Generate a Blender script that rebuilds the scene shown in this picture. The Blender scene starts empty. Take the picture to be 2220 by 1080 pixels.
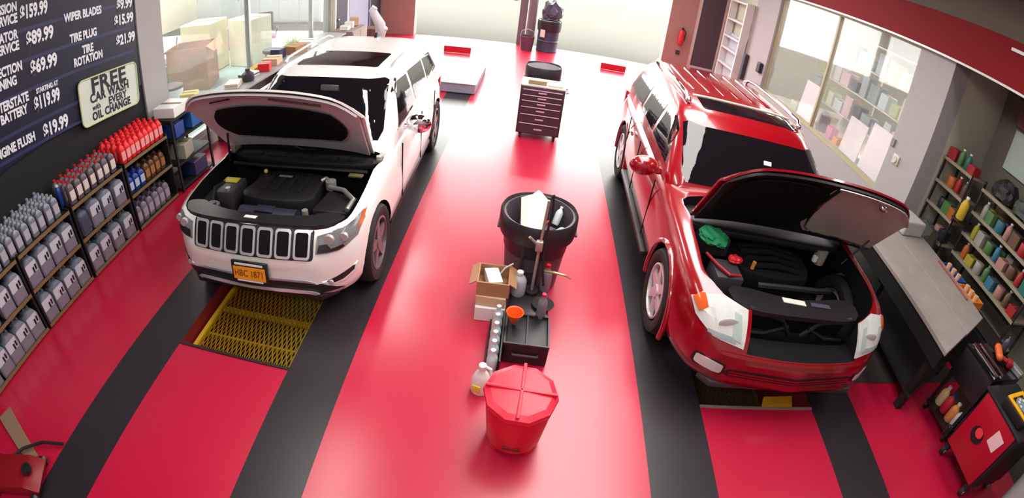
import bpy, bmesh, math, random
from math import sin, cos, pi, radians
from mathutils import Vector, Matrix
from mathutils.bvhtree import BVHTree

random.seed(7)
scene = bpy.context.scene
COL = scene.collection

# ---------------------------------------------------------------- camera
def set_camera():
    yaw, pitch, roll, H = -0.00960392, 0.60198744, 0.13558702, 2.95967
    c1, c3 = 1.0182257, 0.01866857
    f = Vector((-sin(yaw) * cos(pitch), cos(yaw) * cos(pitch), -sin(pitch)))
    r = Vector((cos(yaw), sin(yaw), 0))
    u = r.cross(f)
    r2 = cos(roll) * r + sin(roll) * u
    u2 = -sin(roll) * r + cos(roll) * u
    cd = bpy.data.cameras.new('security_camera')
    cd.type = 'PANO'
    cd.panorama_type = 'FISHEYE_LENS_POLYNOMIAL'
    cd.sensor_fit = 'HORIZONTAL'
    cd.sensor_width = 36.0
    cd.fisheye_fov = pi
    cd.fisheye_polynomial_k0 = 0.0
    cd.fisheye_polynomial_k1 = -c1 / 18.0
    cd.fisheye_polynomial_k2 = 0.0
    cd.fisheye_polynomial_k3 = -c3 / 18.0 ** 3
    cd.fisheye_polynomial_k4 = 0.0
    cd.clip_start = 0.02
    cam = bpy.data.objects.new('security_camera', cd)
    COL.objects.link(cam)
    m = Matrix((r2, u2, -f)).transposed().to_4x4()
    m.translation = Vector((0, 0, H))
    cam.matrix_world = m
    scene.camera = cam
set_camera()

# ---------------------------------------------------------------- look, world, lights
scene.view_settings.view_transform = 'Standard'
scene.view_settings.look = 'None'
scene.view_settings.gamma = 1.0
scene.view_settings.exposure = -0.12
scene.view_settings.use_curve_mapping = False
try:
    scene.cycles.use_denoising = True
    scene.cycles.max_bounces = 7
    scene.cycles.diffuse_bounces = 3
    scene.cycles.glossy_bounces = 4
    scene.cycles.transparent_max_bounces = 8
    scene.cycles.sample_clamp_indirect = 10.0
    scene.cycles.caustics_reflective = False
    scene.cycles.caustics_refractive = False
except Exception:
    pass

w = bpy.data.worlds.new('overcast_sky')
scene.world = w
w.use_nodes = True
bg = w.node_tree.nodes['Background']
bg.inputs[0].default_value = (1.0, .99, .94, 1)
bg.inputs[1].default_value = 13.0

def area(name, loc, size, power, rot=(0, 0, 0), color=(1, .97, .94)):
    l = bpy.data.lights.new(name, 'AREA')
    l.shape = 'RECTANGLE'
    l.size, l.size_y = size
    l.energy = power
    l.color = color
    o = bpy.data.objects.new(name, l)
    COL.objects.link(o)
    o.location = loc
    o.rotation_euler = rot
    return o

CEIL = 4.3
FIX = [(0.55, 1.6, 0.5, 2.2), (1.30, 4.9, 2.2, 5.0), (-2.2, 3.1, 0.3, 2.4), (4.7, 1.6, 0.3, 2.4), (-2.2, 8.5, .3, 2.4), (3.0, 9.0, .3, 2.4), (-8.0, 9.0, 3.0, 5.0), (8.2, 8.5, 2.4, 5.0), (-1.0, -1.0, 3.2, .6), (0.2, 12.6, 5.0, .5)]  # last two are unseen extras brightening the car fronts and the back wall
FIXP = [35, 260, 60, 50, 100, 100, 330, 260, 112, 170]
for (x, y, sx, sy), p in zip(FIX, FIXP):
    area('ceiling_lamp_light', (x, y, CEIL - .075), (sx, sy), p)

# ---------------------------------------------------------------- materials
MATS = {}
def srgb(c):
    return tuple(((v / 255) / 12.92 if v / 255 <= .04045 else ((v / 255 + .055) / 1.055) ** 2.4) for v in c)

def M(name, rgb, rough=.5, metal=0.0, coat=0.0, spec=.5, var=.06, scale=6.0, emit=0.0, rvar=.0):
    """A procedural material: base colour broken up by a noise of its own, optional clear coat."""
    if name in MATS:
        return MATS[name]
    m = bpy.data.materials.new(name)
    m.use_nodes = True
    nt = m.node_tree
    b = nt.nodes['Principled BSDF']
    c = srgb(rgb)
    tc = nt.nodes.new('ShaderNodeTexCoord')
    nz = nt.nodes.new('ShaderNodeTexNoise')
    nz.inputs['Scale'].default_value = scale
    nz.inputs['Detail'].default_value = 4
    nt.links.new(tc.outputs['Object'], nz.inputs['Vector'])
    mx = nt.nodes.new('ShaderNodeMix')
    mx.data_type = 'RGBA'
    mx.inputs[6].default_value = tuple(v * (1 - var) for v in c) + (1,)
    mx.inputs[7].default_value = tuple(min(1, v * (1 + var)) for v in c) + (1,)
    nt.links.new(nz.outputs['Fac'], mx.inputs[0])
    nt.links.new(mx.outputs[2], b.inputs['Base Color'])
    b.inputs['Roughness'].default_value = rough
    b.inputs['Metallic'].default_value = metal
    b.inputs['Specular IOR Level'].default_value = spec
    b.inputs['Coat Weight'].default_value = coat
    b.inputs['Coat Roughness'].default_value = .06
    if emit:
        b.inputs['Emission Color'].default_value = c + (1,)
        b.inputs['Emission Strength'].default_value = emit
    MATS[name] = m
    return m

def glass(name, tint, amount):
    """Clear pane: mostly see-through, mirror at grazing angles, a light diffuse tint."""
    m = bpy.data.materials.new(name)
    m.use_nodes = True
    nt = m.node_tree
    nt.nodes.clear()
    out = nt.nodes.new('ShaderNodeOutputMaterial')
    tr = nt.nodes.new('ShaderNodeBsdfTransparent')
    df = nt.nodes.new('ShaderNodeBsdfDiffuse')
    gl = nt.nodes.new('ShaderNodeBsdfGlossy')
    df.inputs[0].default_value = tint + (1,)
    gl.inputs['Roughness'].default_value = .03
    lw = nt.nodes.new('ShaderNodeLayerWeight')
    pw = nt.nodes.new('ShaderNodeMath')
    pw.operation = 'POWER'
    pw.inputs[1].default_value = 4.0
    fr = nt.nodes.new('ShaderNodeMath')
    fr.operation = 'MULTIPLY_ADD'
    fr.inputs[1].default_value = .45
    fr.inputs[2].default_value = .03
    nt.links.new(lw.outputs['Facing'], pw.inputs[0])
    nt.links.new(pw.outputs[0], fr.inputs[0])
    a = nt.nodes.new('ShaderNodeMixShader')
    a.inputs[0].default_value = amount
    b = nt.nodes.new('ShaderNodeMixShader')
    nt.links.new(tr.outputs[0], a.inputs[1])
    nt.links.new(df.outputs[0], a.inputs[2])
    nt.links.new(fr.outputs[0], b.inputs[0])
    nt.links.new(a.outputs[0], b.inputs[1])
    nt.links.new(gl.outputs[0], b.inputs[2])
    nt.links.new(b.outputs[0], out.inputs[0])
    MATS[name] = m
    return m

RED = M('red_floor_epoxy', (180, 20, 56), .30, spec=.75, var=.10, scale=1.3)
BLK = M('black_floor_paint', (40, 35, 40), .34, var=.15, scale=2)
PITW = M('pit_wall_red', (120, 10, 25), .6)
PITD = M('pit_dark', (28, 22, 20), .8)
NAVY = M('navy_board', (22, 22, 46), .4)
NAVY2 = M('navy_band', (46, 48, 88), .4)
LETT = M('white_lettering', (225, 228, 235), .5, var=.02)
INK = M('navy_lettering', (18, 18, 40), .5)
WHITE = M('white_paint', (225, 226, 222), .45)
WPLA = M('white_plastic', (226, 224, 222), .4)
CARW = M('white_car_paint', (232, 232, 228), .25, coat=.6, var=.01)
CARR = M('red_car_paint', (138, 5, 20), .22, coat=1.0, var=.03, spec=.6)
TINT = M('tinted_glass', (16, 15, 20), .04, spec=.7)
CHROME = M('chrome', (225, 225, 230), .08, metal=1)
STEEL = M('brushed_steel', (178, 175, 166), .42, metal=.6, var=.12, scale=30)
DSTEEL = M('dark_steel', (70, 68, 70), .4, metal=.8)
RUB = M('rubber', (26, 24, 25), .75)
BPLA = M('black_plastic', (26, 24, 28), .45)
DGRY = M('dark_grey_plastic', (58, 54, 60), .5)
BAYK = M('engine_bay_black', (14, 12, 15), .8, spec=.2)
ALLOY = M('alloy_wheel', (126, 116, 120), .35, metal=.5)
HLGT = M('headlamp_lens', (205, 207, 203), .10, spec=.8, var=.15, scale=14)
HLDK = M('smoked_lamp_lens', (120, 120, 124), .08, spec=.8, var=.3, scale=9)
LSIL = M('lamp_silver', (190, 190, 192), .4, metal=.3)
BTRIM = M('bright_trim', (214, 216, 224), .22, metal=.55)
AMB = M('amber_lens', (205, 90, 40), .15)
ORANGE = M('orange_plastic', (230, 84, 20), .4)
YEL = M('yellow_paint', (222, 160, 28), .45)
PLATE = M('plate_orange', (238, 158, 40), .4)
GOLD = M('yellow_grate', (196, 158, 34), .5, metal=.0, var=.25, scale=12)
CARD = M('cardboard', (165, 122, 88), .8)
CARDL = M('pale_cardboard', (205, 175, 145), .8)
GREYB = M('grey_bottle', (122, 127, 142), .35, metal=.15)
REDP = M('red_plastic', (205, 24, 40), .4)
REDB = M('red_box', (225, 30, 38), .45)
BLUEP = M('blue_plastic', (30, 60, 140), .4)
BROWN = M('amber_bottle', (92, 56, 30), .35)
GREEN = M('green_cloth', (20, 130, 80), .7)
TAN = M('tan_edge', (120, 96, 64), .6)
SHBLK = M('black_shelf', (14, 13, 16), .6)
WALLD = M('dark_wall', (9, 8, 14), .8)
WALLG = M('grey_wall', (165, 160, 160), .7)
WALLP = M('pink_pillar', (178, 135, 128), .7)
WALLC = M('cream_wall', (190, 186, 168), .7)
CEILM = M('ceiling_paint', (108, 98, 86), .8)
BEAMR = M('red_beam', (128, 5, 20), .7, spec=.2)
ALUM = M('aluminium_frame', (190, 192, 190), .35, metal=.4)
BENCH = M('worn_bench_top', (142, 134, 128), .5, var=.18, scale=5)
TEAL = M('pale_floor_tile', (176, 206, 208), .3)
CONC = M('asphalt_apron', (78, 77, 72), .95, spec=.05)
LAMP = M('lamp_panel', (255, 250, 242), .5, emit=3.0)
PURP = M('purple_cloth', (150, 120, 180), .7)
MAUVE = M('mauve_seat', (150, 90, 110), .7)
BAG = M('black_bag', (40, 35, 42), .42)
PAPER = M('paper', (228, 222, 212), .7)
CLEAR = M('clear_plastic', (190, 200, 205), .15, spec=.7)
SKIN = M('beige_plastic', (200, 180, 160), .6)
WALLT = glass('window_glass', (.75, .8, .8), .10)

# ---------------------------------------------------------------- mesh helpers
class MB:
    """Collects shapes into one mesh."""
    def __init__(s):
        s.bm = bmesh.new()
        s.mats = []
    def mi(s, m):
        if m not in s.mats:
            s.mats.append(m)
        return s.mats.index(m)
    def _add(s, t, mat=None, mtx=None):
        if mtx is not None:
            bmesh.ops.transform(t, matrix=mtx, verts=t.verts)
        if mat is not None:
            i = s.mi(mat)
            for f in t.faces:
                f.material_index = i
        me = bpy.data.meshes.new('t')
        t.to_mesh(me)
        t.free()
        s.bm.from_mesh(me)
        bpy.data.meshes.remove(me)
        return s
    def box(s, c, d, mat=None, rz=0, rx=0, ry=0, bev=0, seg=2):
        t = bmesh.new()
        bmesh.ops.create_cube(t, size=1)
        bmesh.ops.scale(t, vec=d, verts=t.verts)
        if bev:
            bmesh.ops.bevel(t, geom=t.edges[:], offset=bev, segments=seg, affect='EDGES', profile=.5)
        m = Matrix.Translation(c) @ Matrix.Rotation(rz, 4, 'Z') @ Matrix.Rotation(ry, 4, 'Y') @ Matrix.Rotation(rx, 4, 'X')
        return s._add(t, mat, m)
    def cyl(s, c, r, h, mat=None, axis='z', seg=20, r2=None, rot=None):
        t = bmesh.new()
        bmesh.ops.create_cone(t, cap_ends=True, segments=seg, radius1=r, radius2=r if r2 is None else r2, depth=h)
        m = {'z': Matrix(), 'x': Matrix.Rotation(pi / 2, 4, 'Y'), 'y': Matrix.Rotation(-pi / 2, 4, 'X')}[axis]
        if rot is not None:
            m = rot @ m
        return s._add(t, mat, Matrix.Translation(c) @ m)
    def ball(s, c, r, mat=None, sc=(1, 1, 1), rz=0, u=16, v=10):
        t = bmesh.new()
        bmesh.ops.create_uvsphere(t, u_segments=u, v_segments=v, radius=r)
        return s._add(t, mat, Matrix.Translation(c) @ Matrix.Rotation(rz, 4, 'Z') @ Matrix.Diagonal((*sc, 1)))
    def lathe(s, prof, c=(0, 0, 0), mat=None, seg=24, axis='z', sx=1, sy=1, wob=0, caps=True):
        t = bmesh.new()
        rings = []
        for r, z in prof:
            rings.append([t.verts.new((r * sx * cos(2 * pi * k / seg) * (1 + wob * sin(5 * 2 * pi * k / seg)), r * sy * sin(2 * pi * k / seg), z + wob * .5 * sin(3 * 2 * pi * k / seg))) for k in range(seg)])
        for a, b in zip(rings, rings[1:]):
            for k in range(seg):
                t.faces.new((a[k], a[(k + 1) % seg], b[(k + 1) % seg], b[k]))
        for ring, rev in ((rings[0], True), (rings[-1], False)):
            if caps and prof[0 if rev else -1][0] > 1e-4:
                t.faces.new(ring[::-1] if rev else ring)
        bmesh.ops.remove_doubles(t, verts=t.verts, dist=1e-5)
        m = {'z': Matrix(), 'x': Matrix.Rotation(pi / 2, 4, 'Y'), 'y': Matrix.Rotation(-pi / 2, 4, 'X')}[axis]
        return s._add(t, mat, Matrix.Translation(c) @ m)
    def tube(s, pts, r, mat=None, seg=8, closed=False):
        t = bmesh.new()
        P = [Vector(p) for p in pts]
        n = len(P)
        rings = []
        prev = None
        for i, p in enumerate(P):
            if closed:
                d = (P[(i + 1) % n] - P[i - 1]).normalized()
            else:
                d = (P[min(i + 1, n - 1)] - P[max(i - 1, 0)]).normalized()
            a = d.cross(Vector((0, 0, 1)) if abs(d.z) < .95 else Vector((1, 0, 0))) if prev is None else prev - d * prev.dot(d)
            a.normalize()
            prev = a
            b = d.cross(a)
            rr = r[i] if isinstance(r, (list, tuple)) else r
            rings.append([t.verts.new(p + rr * (cos(2 * pi * k / seg) * a + sin(2 * pi * k / seg) * b)) for k in range(seg)])
        pairs = list(zip(rings, rings[1:])) + ([(rings[-1], rings[0])] if closed else [])
        for a, b in pairs:
            for k in range(seg):
                t.faces.new((a[k], a[(k + 1) % seg], b[(k + 1) % seg], b[k]))
        if not closed:
            t.faces.new(rings[0][::-1])
            t.faces.new(rings[-1])
        bmesh.ops.recalc_face_normals(t, faces=t.faces)
        return s._add(t, mat)
    def prism(s, poly, a, b, mat=None, plane='xy', bev=0):
        t = bmesh.new()
        f = {'xy': lambda p, h: (p[0], p[1], h), 'xz': lambda p, h: (p[0], h, p[1]), 'yz': lambda p, h: (h, p[0], p[1])}[plane]
        lo = [t.verts.new(f(p, a)) for p in poly]
        hi = [t.verts.new(f(p, b)) for p in poly]
        n = len(poly)
        t.faces.new(lo[::-1])
        t.faces.new(hi)
        for k in range(n):
            t.faces.new((lo[k], lo[(k + 1) % n], hi[(k + 1) % n], hi[k]))
        bmesh.ops.recalc_face_normals(t, faces=t.faces)
        if bev:
            bmesh.ops.bevel(t, geom=t.edges[:], offset=bev, segments=2, affect='EDGES', profile=.5)
        return s._add(t, mat)
    def quad(s, a, b, c, d, mat=None):
        t = bmesh.new()
        t.faces.new([t.verts.new(p) for p in (a, b, c, d)])
        return s._add(t, mat)
    def build(s, name, mat=None, parent=None, smooth=True, loc=None, rz=0, angle=35):
        me = bpy.data.meshes.new(name)
        s.bm.to_mesh(me)
        s.bm.free()
        if mat is not None and not s.mats:
            me.materials.append(mat)
        for m in s.mats:
            me.materials.append(m)
        if smooth:
            me.shade_smooth()
            try:
                me.set_sharp_from_angle(angle=radians(angle))
            except Exception:
                pass
        o = bpy.data.objects.new(name, me)
        COL.objects.link(o)
        if loc is not None:
            o.location = loc
        if rz:
            o.rotation_euler = (0, 0, rz)
        if parent is not None:
            o.parent = parent
        return o

def tag(o, label, cat, group=None, kind=None):
    if label:
        o['label'] = label
    if cat:
        o['category'] = cat
    if group:
        o['group'] = group
    if kind:
        o['kind'] = kind
    return o

def thing(name, label, cat, loc=(0, 0, 0), rz=0, group=None):
    o = bpy.data.objects.new(name, None)
    o.empty_display_size = .1
    COL.objects.link(o)
    o.location = loc
    o.rotation_euler = (0, 0, rz)
    return tag(o, label, cat, group)

def struct(name, mb, mat=None, smooth=False, loc=None):
    return tag(mb.build(name, mat, None, smooth, loc), None, None, None, 'structure')

KIDS = {}
def children(o):
    return list(o.children)

def dup(root, loc, rz=0, label=None, group=None, sc=None):
    r = root.copy()
    COL.objects.link(r)
    r.location = loc
    r.rotation_euler = (0, 0, rz)
    if sc:
        r.scale = sc
    if label:
        r['label'] = label
    if group:
        r['group'] = group
    for ch in children(root):
        c = ch.copy()
        COL.objects.link(c)
        c.parent = r
        for g in children(ch):
            d = g.copy()
            COL.objects.link(d)
            d.parent = c
    return r

def text(body, size, mat, parent, mtx, name='lettering', align='LEFT', ext=.002, off=0.0, sx=1.0, space=1.0):
    cu = bpy.data.curves.new('txt', 'FONT')
    cu.body = body
    cu.size = size
    cu.extrude = ext
    cu.offset = off
    cu.align_x = align
    cu.align_y = 'CENTER'
    cu.space_line = .85
    cu.space_character = space
    cu.resolution_u = 3
    t = bpy.data.objects.new('txt', cu)
    COL.objects.link(t)
    dg = bpy.context.evaluated_depsgraph_get()
    me = bpy.data.meshes.new_from_object(t.evaluated_get(dg))
    bpy.data.objects.remove(t)
    bpy.data.curves.remove(cu)
    me.transform(mtx @ Matrix.Diagonal((sx, 1, 1, 1)))
    me.materials.clear()
    me.materials.append(mat)
    o = bpy.data.objects.new(name, me)
    COL.objects.link(o)
    o.parent = parent
    return o

def rr(cx, cy, w, h, r, n=4):
    """rounded rectangle outline, counter-clockwise"""
    out = []
    for sx, sy, a0 in ((1, 1, 0), (-1, 1, pi / 2), (-1, -1, pi), (1, -1, 3 * pi / 2)):
        for k in range(n + 1):
            a = a0 + k * pi / 2 / n
            out.append((cx + sx * (w / 2 - r) + r * cos(a), cy + sy * (h / 2 - r) + r * sin(a)))
    return out

def sm(pts, n=5):
    """closed Catmull-Rom through pts"""
    out = []
    N = len(pts)
    for i in range(N):
        p0, p1, p2, p3 = (Vector(pts[(i + k - 1) % N]) for k in range(4))
        for k in range(n):
            t = k / n
            out.append(tuple(.5 * ((2 * p1) + (p2 - p0) * t + (2 * p0 - 5 * p1 + 4 * p2 - p3) * t * t + (3 * p1 - p0 - 3 * p2 + p3) * t ** 3)))
    return out

def lerp_tab(tab, x):
    if x <= tab[0][0]:
        return tab[0][1]
    for (a, b), (c, d) in zip(tab, tab[1:]):
        if x <= c:
            return b + (d - b) * (x - a) / (c - a)
    return tab[-1][1]

ORD = 'first second third fourth fifth sixth seventh eighth ninth tenth eleventh twelfth thirteenth fourteenth fifteenth sixteenth seventeenth eighteenth nineteenth twentieth'.split()
# ---------------------------------------------------------------- floor with two service pits
PX = [(-2.655, -1.57), (1.69, 2.835)]
PY = [(2.29, 8.6), (2.45, 8.6)]
XS = sorted([-14, -4.75, -3.13, -2.655, -1.57, -1.095, 1.17, 1.69, 2.835, 3.38, 5.5, 12])
YS = sorted([-2.2, 2.29, 2.45, 5.35, 8.6, 15.0])
def floor_mat(x, y):
    for a, b in ((-3.13, -2.655), (-1.57, -1.095), (1.17, 1.69), (2.835, 3.38)):
        if a < x < b:
            return BLK
    if x < -4.75:
        return TEAL
    if x > 5.5:
        return WALLC if y > 5.35 else M('recess_floor', (52, 46, 42), .7)
    return RED
fb = MB()
t = bmesh.new()
for x0, x1 in zip(XS, XS[1:]):
    for y0, y1 in zip(YS, YS[1:]):
        mx, my = (x0 + x1) / 2, (y0 + y1) / 2
        if any(a < mx < b and c < my < d for (a, b), (c, d) in zip(PX, PY)):
            continue
        f = t.faces.new([t.verts.new(p) for p in ((x0, y0, 0), (x1, y0, 0), (x1, y1, 0), (x0, y1, 0))])
        f.material_index = fb.mi(floor_mat(mx, my))
bmesh.ops.remove_doubles(t, verts=t.verts, dist=1e-4)
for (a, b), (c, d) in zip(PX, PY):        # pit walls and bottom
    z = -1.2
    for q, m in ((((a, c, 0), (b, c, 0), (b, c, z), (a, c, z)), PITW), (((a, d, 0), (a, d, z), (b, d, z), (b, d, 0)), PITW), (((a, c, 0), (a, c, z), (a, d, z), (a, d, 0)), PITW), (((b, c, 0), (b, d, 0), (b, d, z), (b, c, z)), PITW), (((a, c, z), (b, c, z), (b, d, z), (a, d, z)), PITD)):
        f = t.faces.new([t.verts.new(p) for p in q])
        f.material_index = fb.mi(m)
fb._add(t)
struct('floor', fb)
g = MB()
g.box((0, 24.15, -.06), (60, 18.3, .1))
struct('ground_outside', g, CONC)
for nm, (a, b), c in (('trim_1', PX[0], 2.29), ('trim_2', PX[1], 2.45)):       # steel lips of the pits
    k = MB()
    k.box(((a + b) / 2, c - .012, .004), (b - a, .024, .012), DSTEEL if nm == 'trim_1' else STEEL)
    struct(nm, k)

def expanded_grate(name, label, x0, x1, y0, y1, z, mat):
    r = thing(name, label, 'grate', ((x0 + x1) / 2, y0, z))
    hw, L = (x1 - x0) / 2, y1 - y0
    f = MB()
    for s in (-1, 1):
        f.box((s * (hw - .02), L / 2, 0), (.04, L, .05))
    for y in (.02, L - .02):
        f.box((0, y, 0), (hw * 2 - .082, .04, .05))
    f.box((0, L * .62, -.012), (hw * 2 - .082, .05, .03))
    f.build('frame', mat, r, False)
    m = MB()
    n = int(hw * 2 / .024)
    for k in range(n):                     # flattened diamonds of the expanded metal
        x = -hw + .05 + k * (hw * 2 - .1) / (n - 1)
        nn = int(L / .06)
        pts = [(x + (.006 if (j + k) % 2 else -.006), .03 + j * (L - .06) / nn, .012) for j in range(nn + 1)]
        t = bmesh.new()
        va = [t.verts.new((p[0] - .0085, p[1], p[2] - .003)) for p in pts]
        vb = [t.verts.new((p[0] + .0085, p[1], p[2] + .004)) for p in pts]
        for j in range(nn):
            t.faces.new((va[j], vb[j], vb[j + 1], va[j + 1]))
        bmesh.ops.solidify(t, geom=t.faces[:], thickness=.003)
        m._add(t)
    m.build('expanded_mesh', mat, r, False)
    b = MB()
    b.box((0, L * .3, -.03), (hw * 2 - .1, .02, .03))
    b.build('support_bar', mat, r, False)
    return r
expanded_grate('pit_grate', 'yellow expanded metal grate covering the pit before the white car', -2.63, -1.60, 2.30, 3.32, -.15, GOLD)
expanded_grate('pit_grate', 'dark brown metal grate low in the pit under the red car', 1.72, 2.50, 2.60, 3.7, -.30, M('brown_grate', (84, 58, 20), .6))
k = MB()
k.prism([(-.2, -.07), (.14, -.07), (.2, .07), (-.12, .07)], -.012, .012, bev=.004)
tag(k.build('yellow_plate', YEL, loc=(2.50, 2.535, -.04), rz=.05), 'small yellow plate at the pit edge under the red bumper', 'plate')
k = MB(); k.box((2.50, 2.54, -.63), (.08, .06, 1.14))
tag(k.build('pit_post', PITD), 'dark post in the pit holding the yellow plate', 'post')

# ---------------------------------------------------------------- room shell
def wall(name, x0, x1, y0, y1, z0, z1, mat):
    k = MB()
    k.box(((x0 + x1) / 2, (y0 + y1) / 2, (z0 + z1) / 2), (x1 - x0, y1 - y0, z1 - z0), mat)
    return struct(name, k)
# left wall: dark behind the shelves, pillar, then shopfront
wall('wall_left', -4.95, -4.75, -2.2, 4.72, 0, CEIL, WALLD)
wall('wall_left_pillar', -4.98, -4.72, 4.72, 5.2, 0, CEIL, WALLG)
wall('wall_left_lintel', -4.95, -4.75, 5.2, 14.9, 2.9, CEIL, WALLG)
wall('wall_left_plinth', -4.95, -4.75, 5.2, 14.9, 0, .22, WALLG)
wall('wall_left_end', -4.95, -4.75, 11.1, 14.9, .22, 2.9, WALLC)
# right wall: pillars, beam, windows
wall('wall_right_near', 6.9, 7.1, -2.2, 5.35, 0, CEIL, M('recess_wall', (112, 108, 96), .7))
wall('wall_right_pillar', 5.5, 5.85, 5.3, 6.12, 0, 3.2, WALLG)
wall('wall_right_return', 5.85, 7.1, 5.3, 5.42, 0, CEIL, WALLC)
wall('wall_right_post', 5.5, 5.75, 11.35, 12.7, 0, 3.2, WALLG)
wall('wall_right_end', 5.5, 5.75, 12.7, 14.9, 0, 3.2, WALLC)
wall('wall_right_sill', 5.5, 5.75, 6.12, 11.35, 0, .75, WALLG)
wall('wall_right_beam', 5.42, 5.85, -2.2, 14.9, 3.2, 3.78, BEAMR)
wall('wall_right_top', 5.5, 5.85, -2.2, 14.9, 3.78, CEIL, CEILM)
k = MB(); k.box((5.40, 6.35, 3.19), (.05, 17.1, .03), ALUM); k.box((5.40, 3.0, 3.66), (.03, 2.6, .04), ALUM)
struct('trim_3', k)
# back wall at y 15 with the big door opening
wall('wall_back_left', -4.95, -3.66, 14.9, 15.2, 0, CEIL, WALLP)
wall('wall_back_right', 3.80, 5.9, 14.9, 15.2, 0, CEIL, WALLP)
wall('wall_back_lintel', -3.66, 3.80, 14.9, 15.2, 4.05, CEIL, WALLG)
wall('wall_back_post', -.56, -.34, 14.9, 15.2, 0, 4.05, M('grey_brown_post', (120, 104, 108), .6))
wall('wall_side_room', -14.2, -14, -2.2, 18, 0, 4, WALLC)
wall('wall_side_room_back', -14, -4.95, 17.8, 18, 0, 4, M('pale_wall', (206, 214, 210), .7))
wall('wall_showroom', 12, 12.2, -2.2, 18, 0, 4, WALLC)
wall('wall_showroom_back', 5.9, 12, 14.9, 15.1, 0, 4, WALLC)
wall('wall_front', -14, 12, -2.4, -2.2, 0, CEIL, WALLG)
wall('ceiling', -14.2, 12.2, -2.4, 15.2, CEIL, CEIL + .15, CEILM)
# red kick strips beside the door tracks
for nm, x0, x1, y in (('trim_4', -2.33, -1.62, 12.9), ('trim_5', 1.80, 2.48, 13.25)):
    k = MB(); k.box(((x0 + x1) / 2, y, .09), (x1 - x0, .04, .17)); struct(nm, k, REDP)
# ceiling fixtures; the last two are added for extra light
for i, (x, y, sx, sy) in enumerate(FIX):
    r = thing('ceiling_light', ['long ceiling light over the near middle aisle', 'wide ceiling light panel over the middle aisle', 'slim ceiling light above the white car', 'slim ceiling light above the tool cart and bench', 'slim far ceiling light on the shelf side', 'slim far ceiling light on the window side', 'wide ceiling light in the room behind the left shopfront', 'wide ceiling light in the showroom behind the right windows', 'added fill light behind the camera at the near wall', 'added cross light brightening the back wall inside the far door'][i], 'ceiling light', (x, y, CEIL))
    k = MB(); k.box((0, 0, -.03), (sx + .08, sy + .08, .06)); k.build('housing', WHITE, r, False)
    k = MB(); k.box((0, 0, -.065), (sx, sy, .012)); k.build('diffuser', LAMP, r, False)

# left shopfront: aluminium frame and panes
def window_wall(idx, x, ys, z0, z1, mat, fr=.06):
    r = bpy.data.objects.new('window_%d' % idx, None)
    COL.objects.link(r)
    r['kind'] = 'structure'
    f = MB()
    for y in ys:
        f.box((x, y, (z0 + z1) / 2), (.09, fr, z1 - z0))
    for z in (z0 + fr / 2, z1 - fr / 2):
        f.box((x, (ys[0] + ys[-1]) / 2, z), (.085, ys[-1] - ys[0] - .07, fr))
    o = f.build('window_frame', mat, r, False); o['kind'] = 'structure'
    for a, b in zip(ys, ys[1:]):
        p = MB()
        p.box((x, (a + b) / 2, (z0 + z1) / 2), (.008, b - a - fr - .004, z1 - z0 - 2 * fr - .004))
        o = p.build('window_pane', WALLT, r, False); o['kind'] = 'structure'
window_wall(1, -4.85, [5.23, 7.6, 10.2, 11.07], .22, 2.9, ALUM)
window_wall(2, 5.62, [6.15, 8.75, 11.32], .75, 3.2, M('beige_frame', (170, 158, 128), .5))
# ---------------------------------------------------------------- vehicles
SECT = [(0, 0), (.45, 0), (.84, 0), (.94, .04), (.98, .14), (1, .30), (1, .48), (.993, .64), (.975, .79), (.95, .89), (.915, .955), (.86, .99), (.6, 1.015), (.3, 1.025), (0, 1.03)]

def loft_body(L, wtab, ttab, btab, ys, bow, mat):
    """closed lower body: stations along y, mirrored section, gridded end caps"""
    t = bmesh.new()
    n = len(SECT)
    def pts(y):
        w_, zt, zb = lerp_tab(wtab, y), lerp_tab(ttab, y), lerp_tab(btab, y)
        return [(fx * w_, zb + fz * (zt - zb)) for fx, fz in SECT]
    def off(x, y):
        return bow * (x / .6) ** 2 * max(0, 1 - y / .8)
    rings = []
    for y in ys:
        p = pts(y)
        ring = [(x, z) for x, z in p] + [(-x, z) for x, z in p[-2:0:-1]]
        rings.append([t.verts.new((x, y + off(x, y), z)) for x, z in ring])
    N = len(rings[0])
    for a, b in zip(rings, rings[1:]):
        for k in range(N):
            t.faces.new((a[k], b[k], b[(k + 1) % N], a[(k + 1) % N]))
    for y in (ys[0], ys[-1]):
        p = pts(y)
        rr_ = rings[0] if y == ys[0] else rings[-1]
        c = [t.verts.new((0, y, lo_ + (hi_ - lo_) * f)) for lo_, hi_ in [(p[0][1], p[-1][1])] for f in (.25, .5, .75)]
        col = [rr_[0]] + c + [rr_[n - 1]]
        for sg in (1, -1):
            R_ = [rr_[k] if sg > 0 else rr_[(N - k) % N] for k in range(n)]
            # strips between the centre column and the outline
            cuts = [0, 4, 6, 9, n - 1]
            for q in range(4):
                t.faces.new([col[q]] + R_[cuts[q] + (1 if q == 0 else 0):cuts[q + 1] + (0 if q == 3 else 1)] + [col[q + 1]])
    bmesh.ops.remove_doubles(t, verts=t.verts, dist=1e-4)
    bmesh.ops.dissolve_degenerate(t, edges=t.edges, dist=1e-5)
    bmesh.ops.recalc_face_normals(t, faces=t.faces)
    return t

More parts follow.
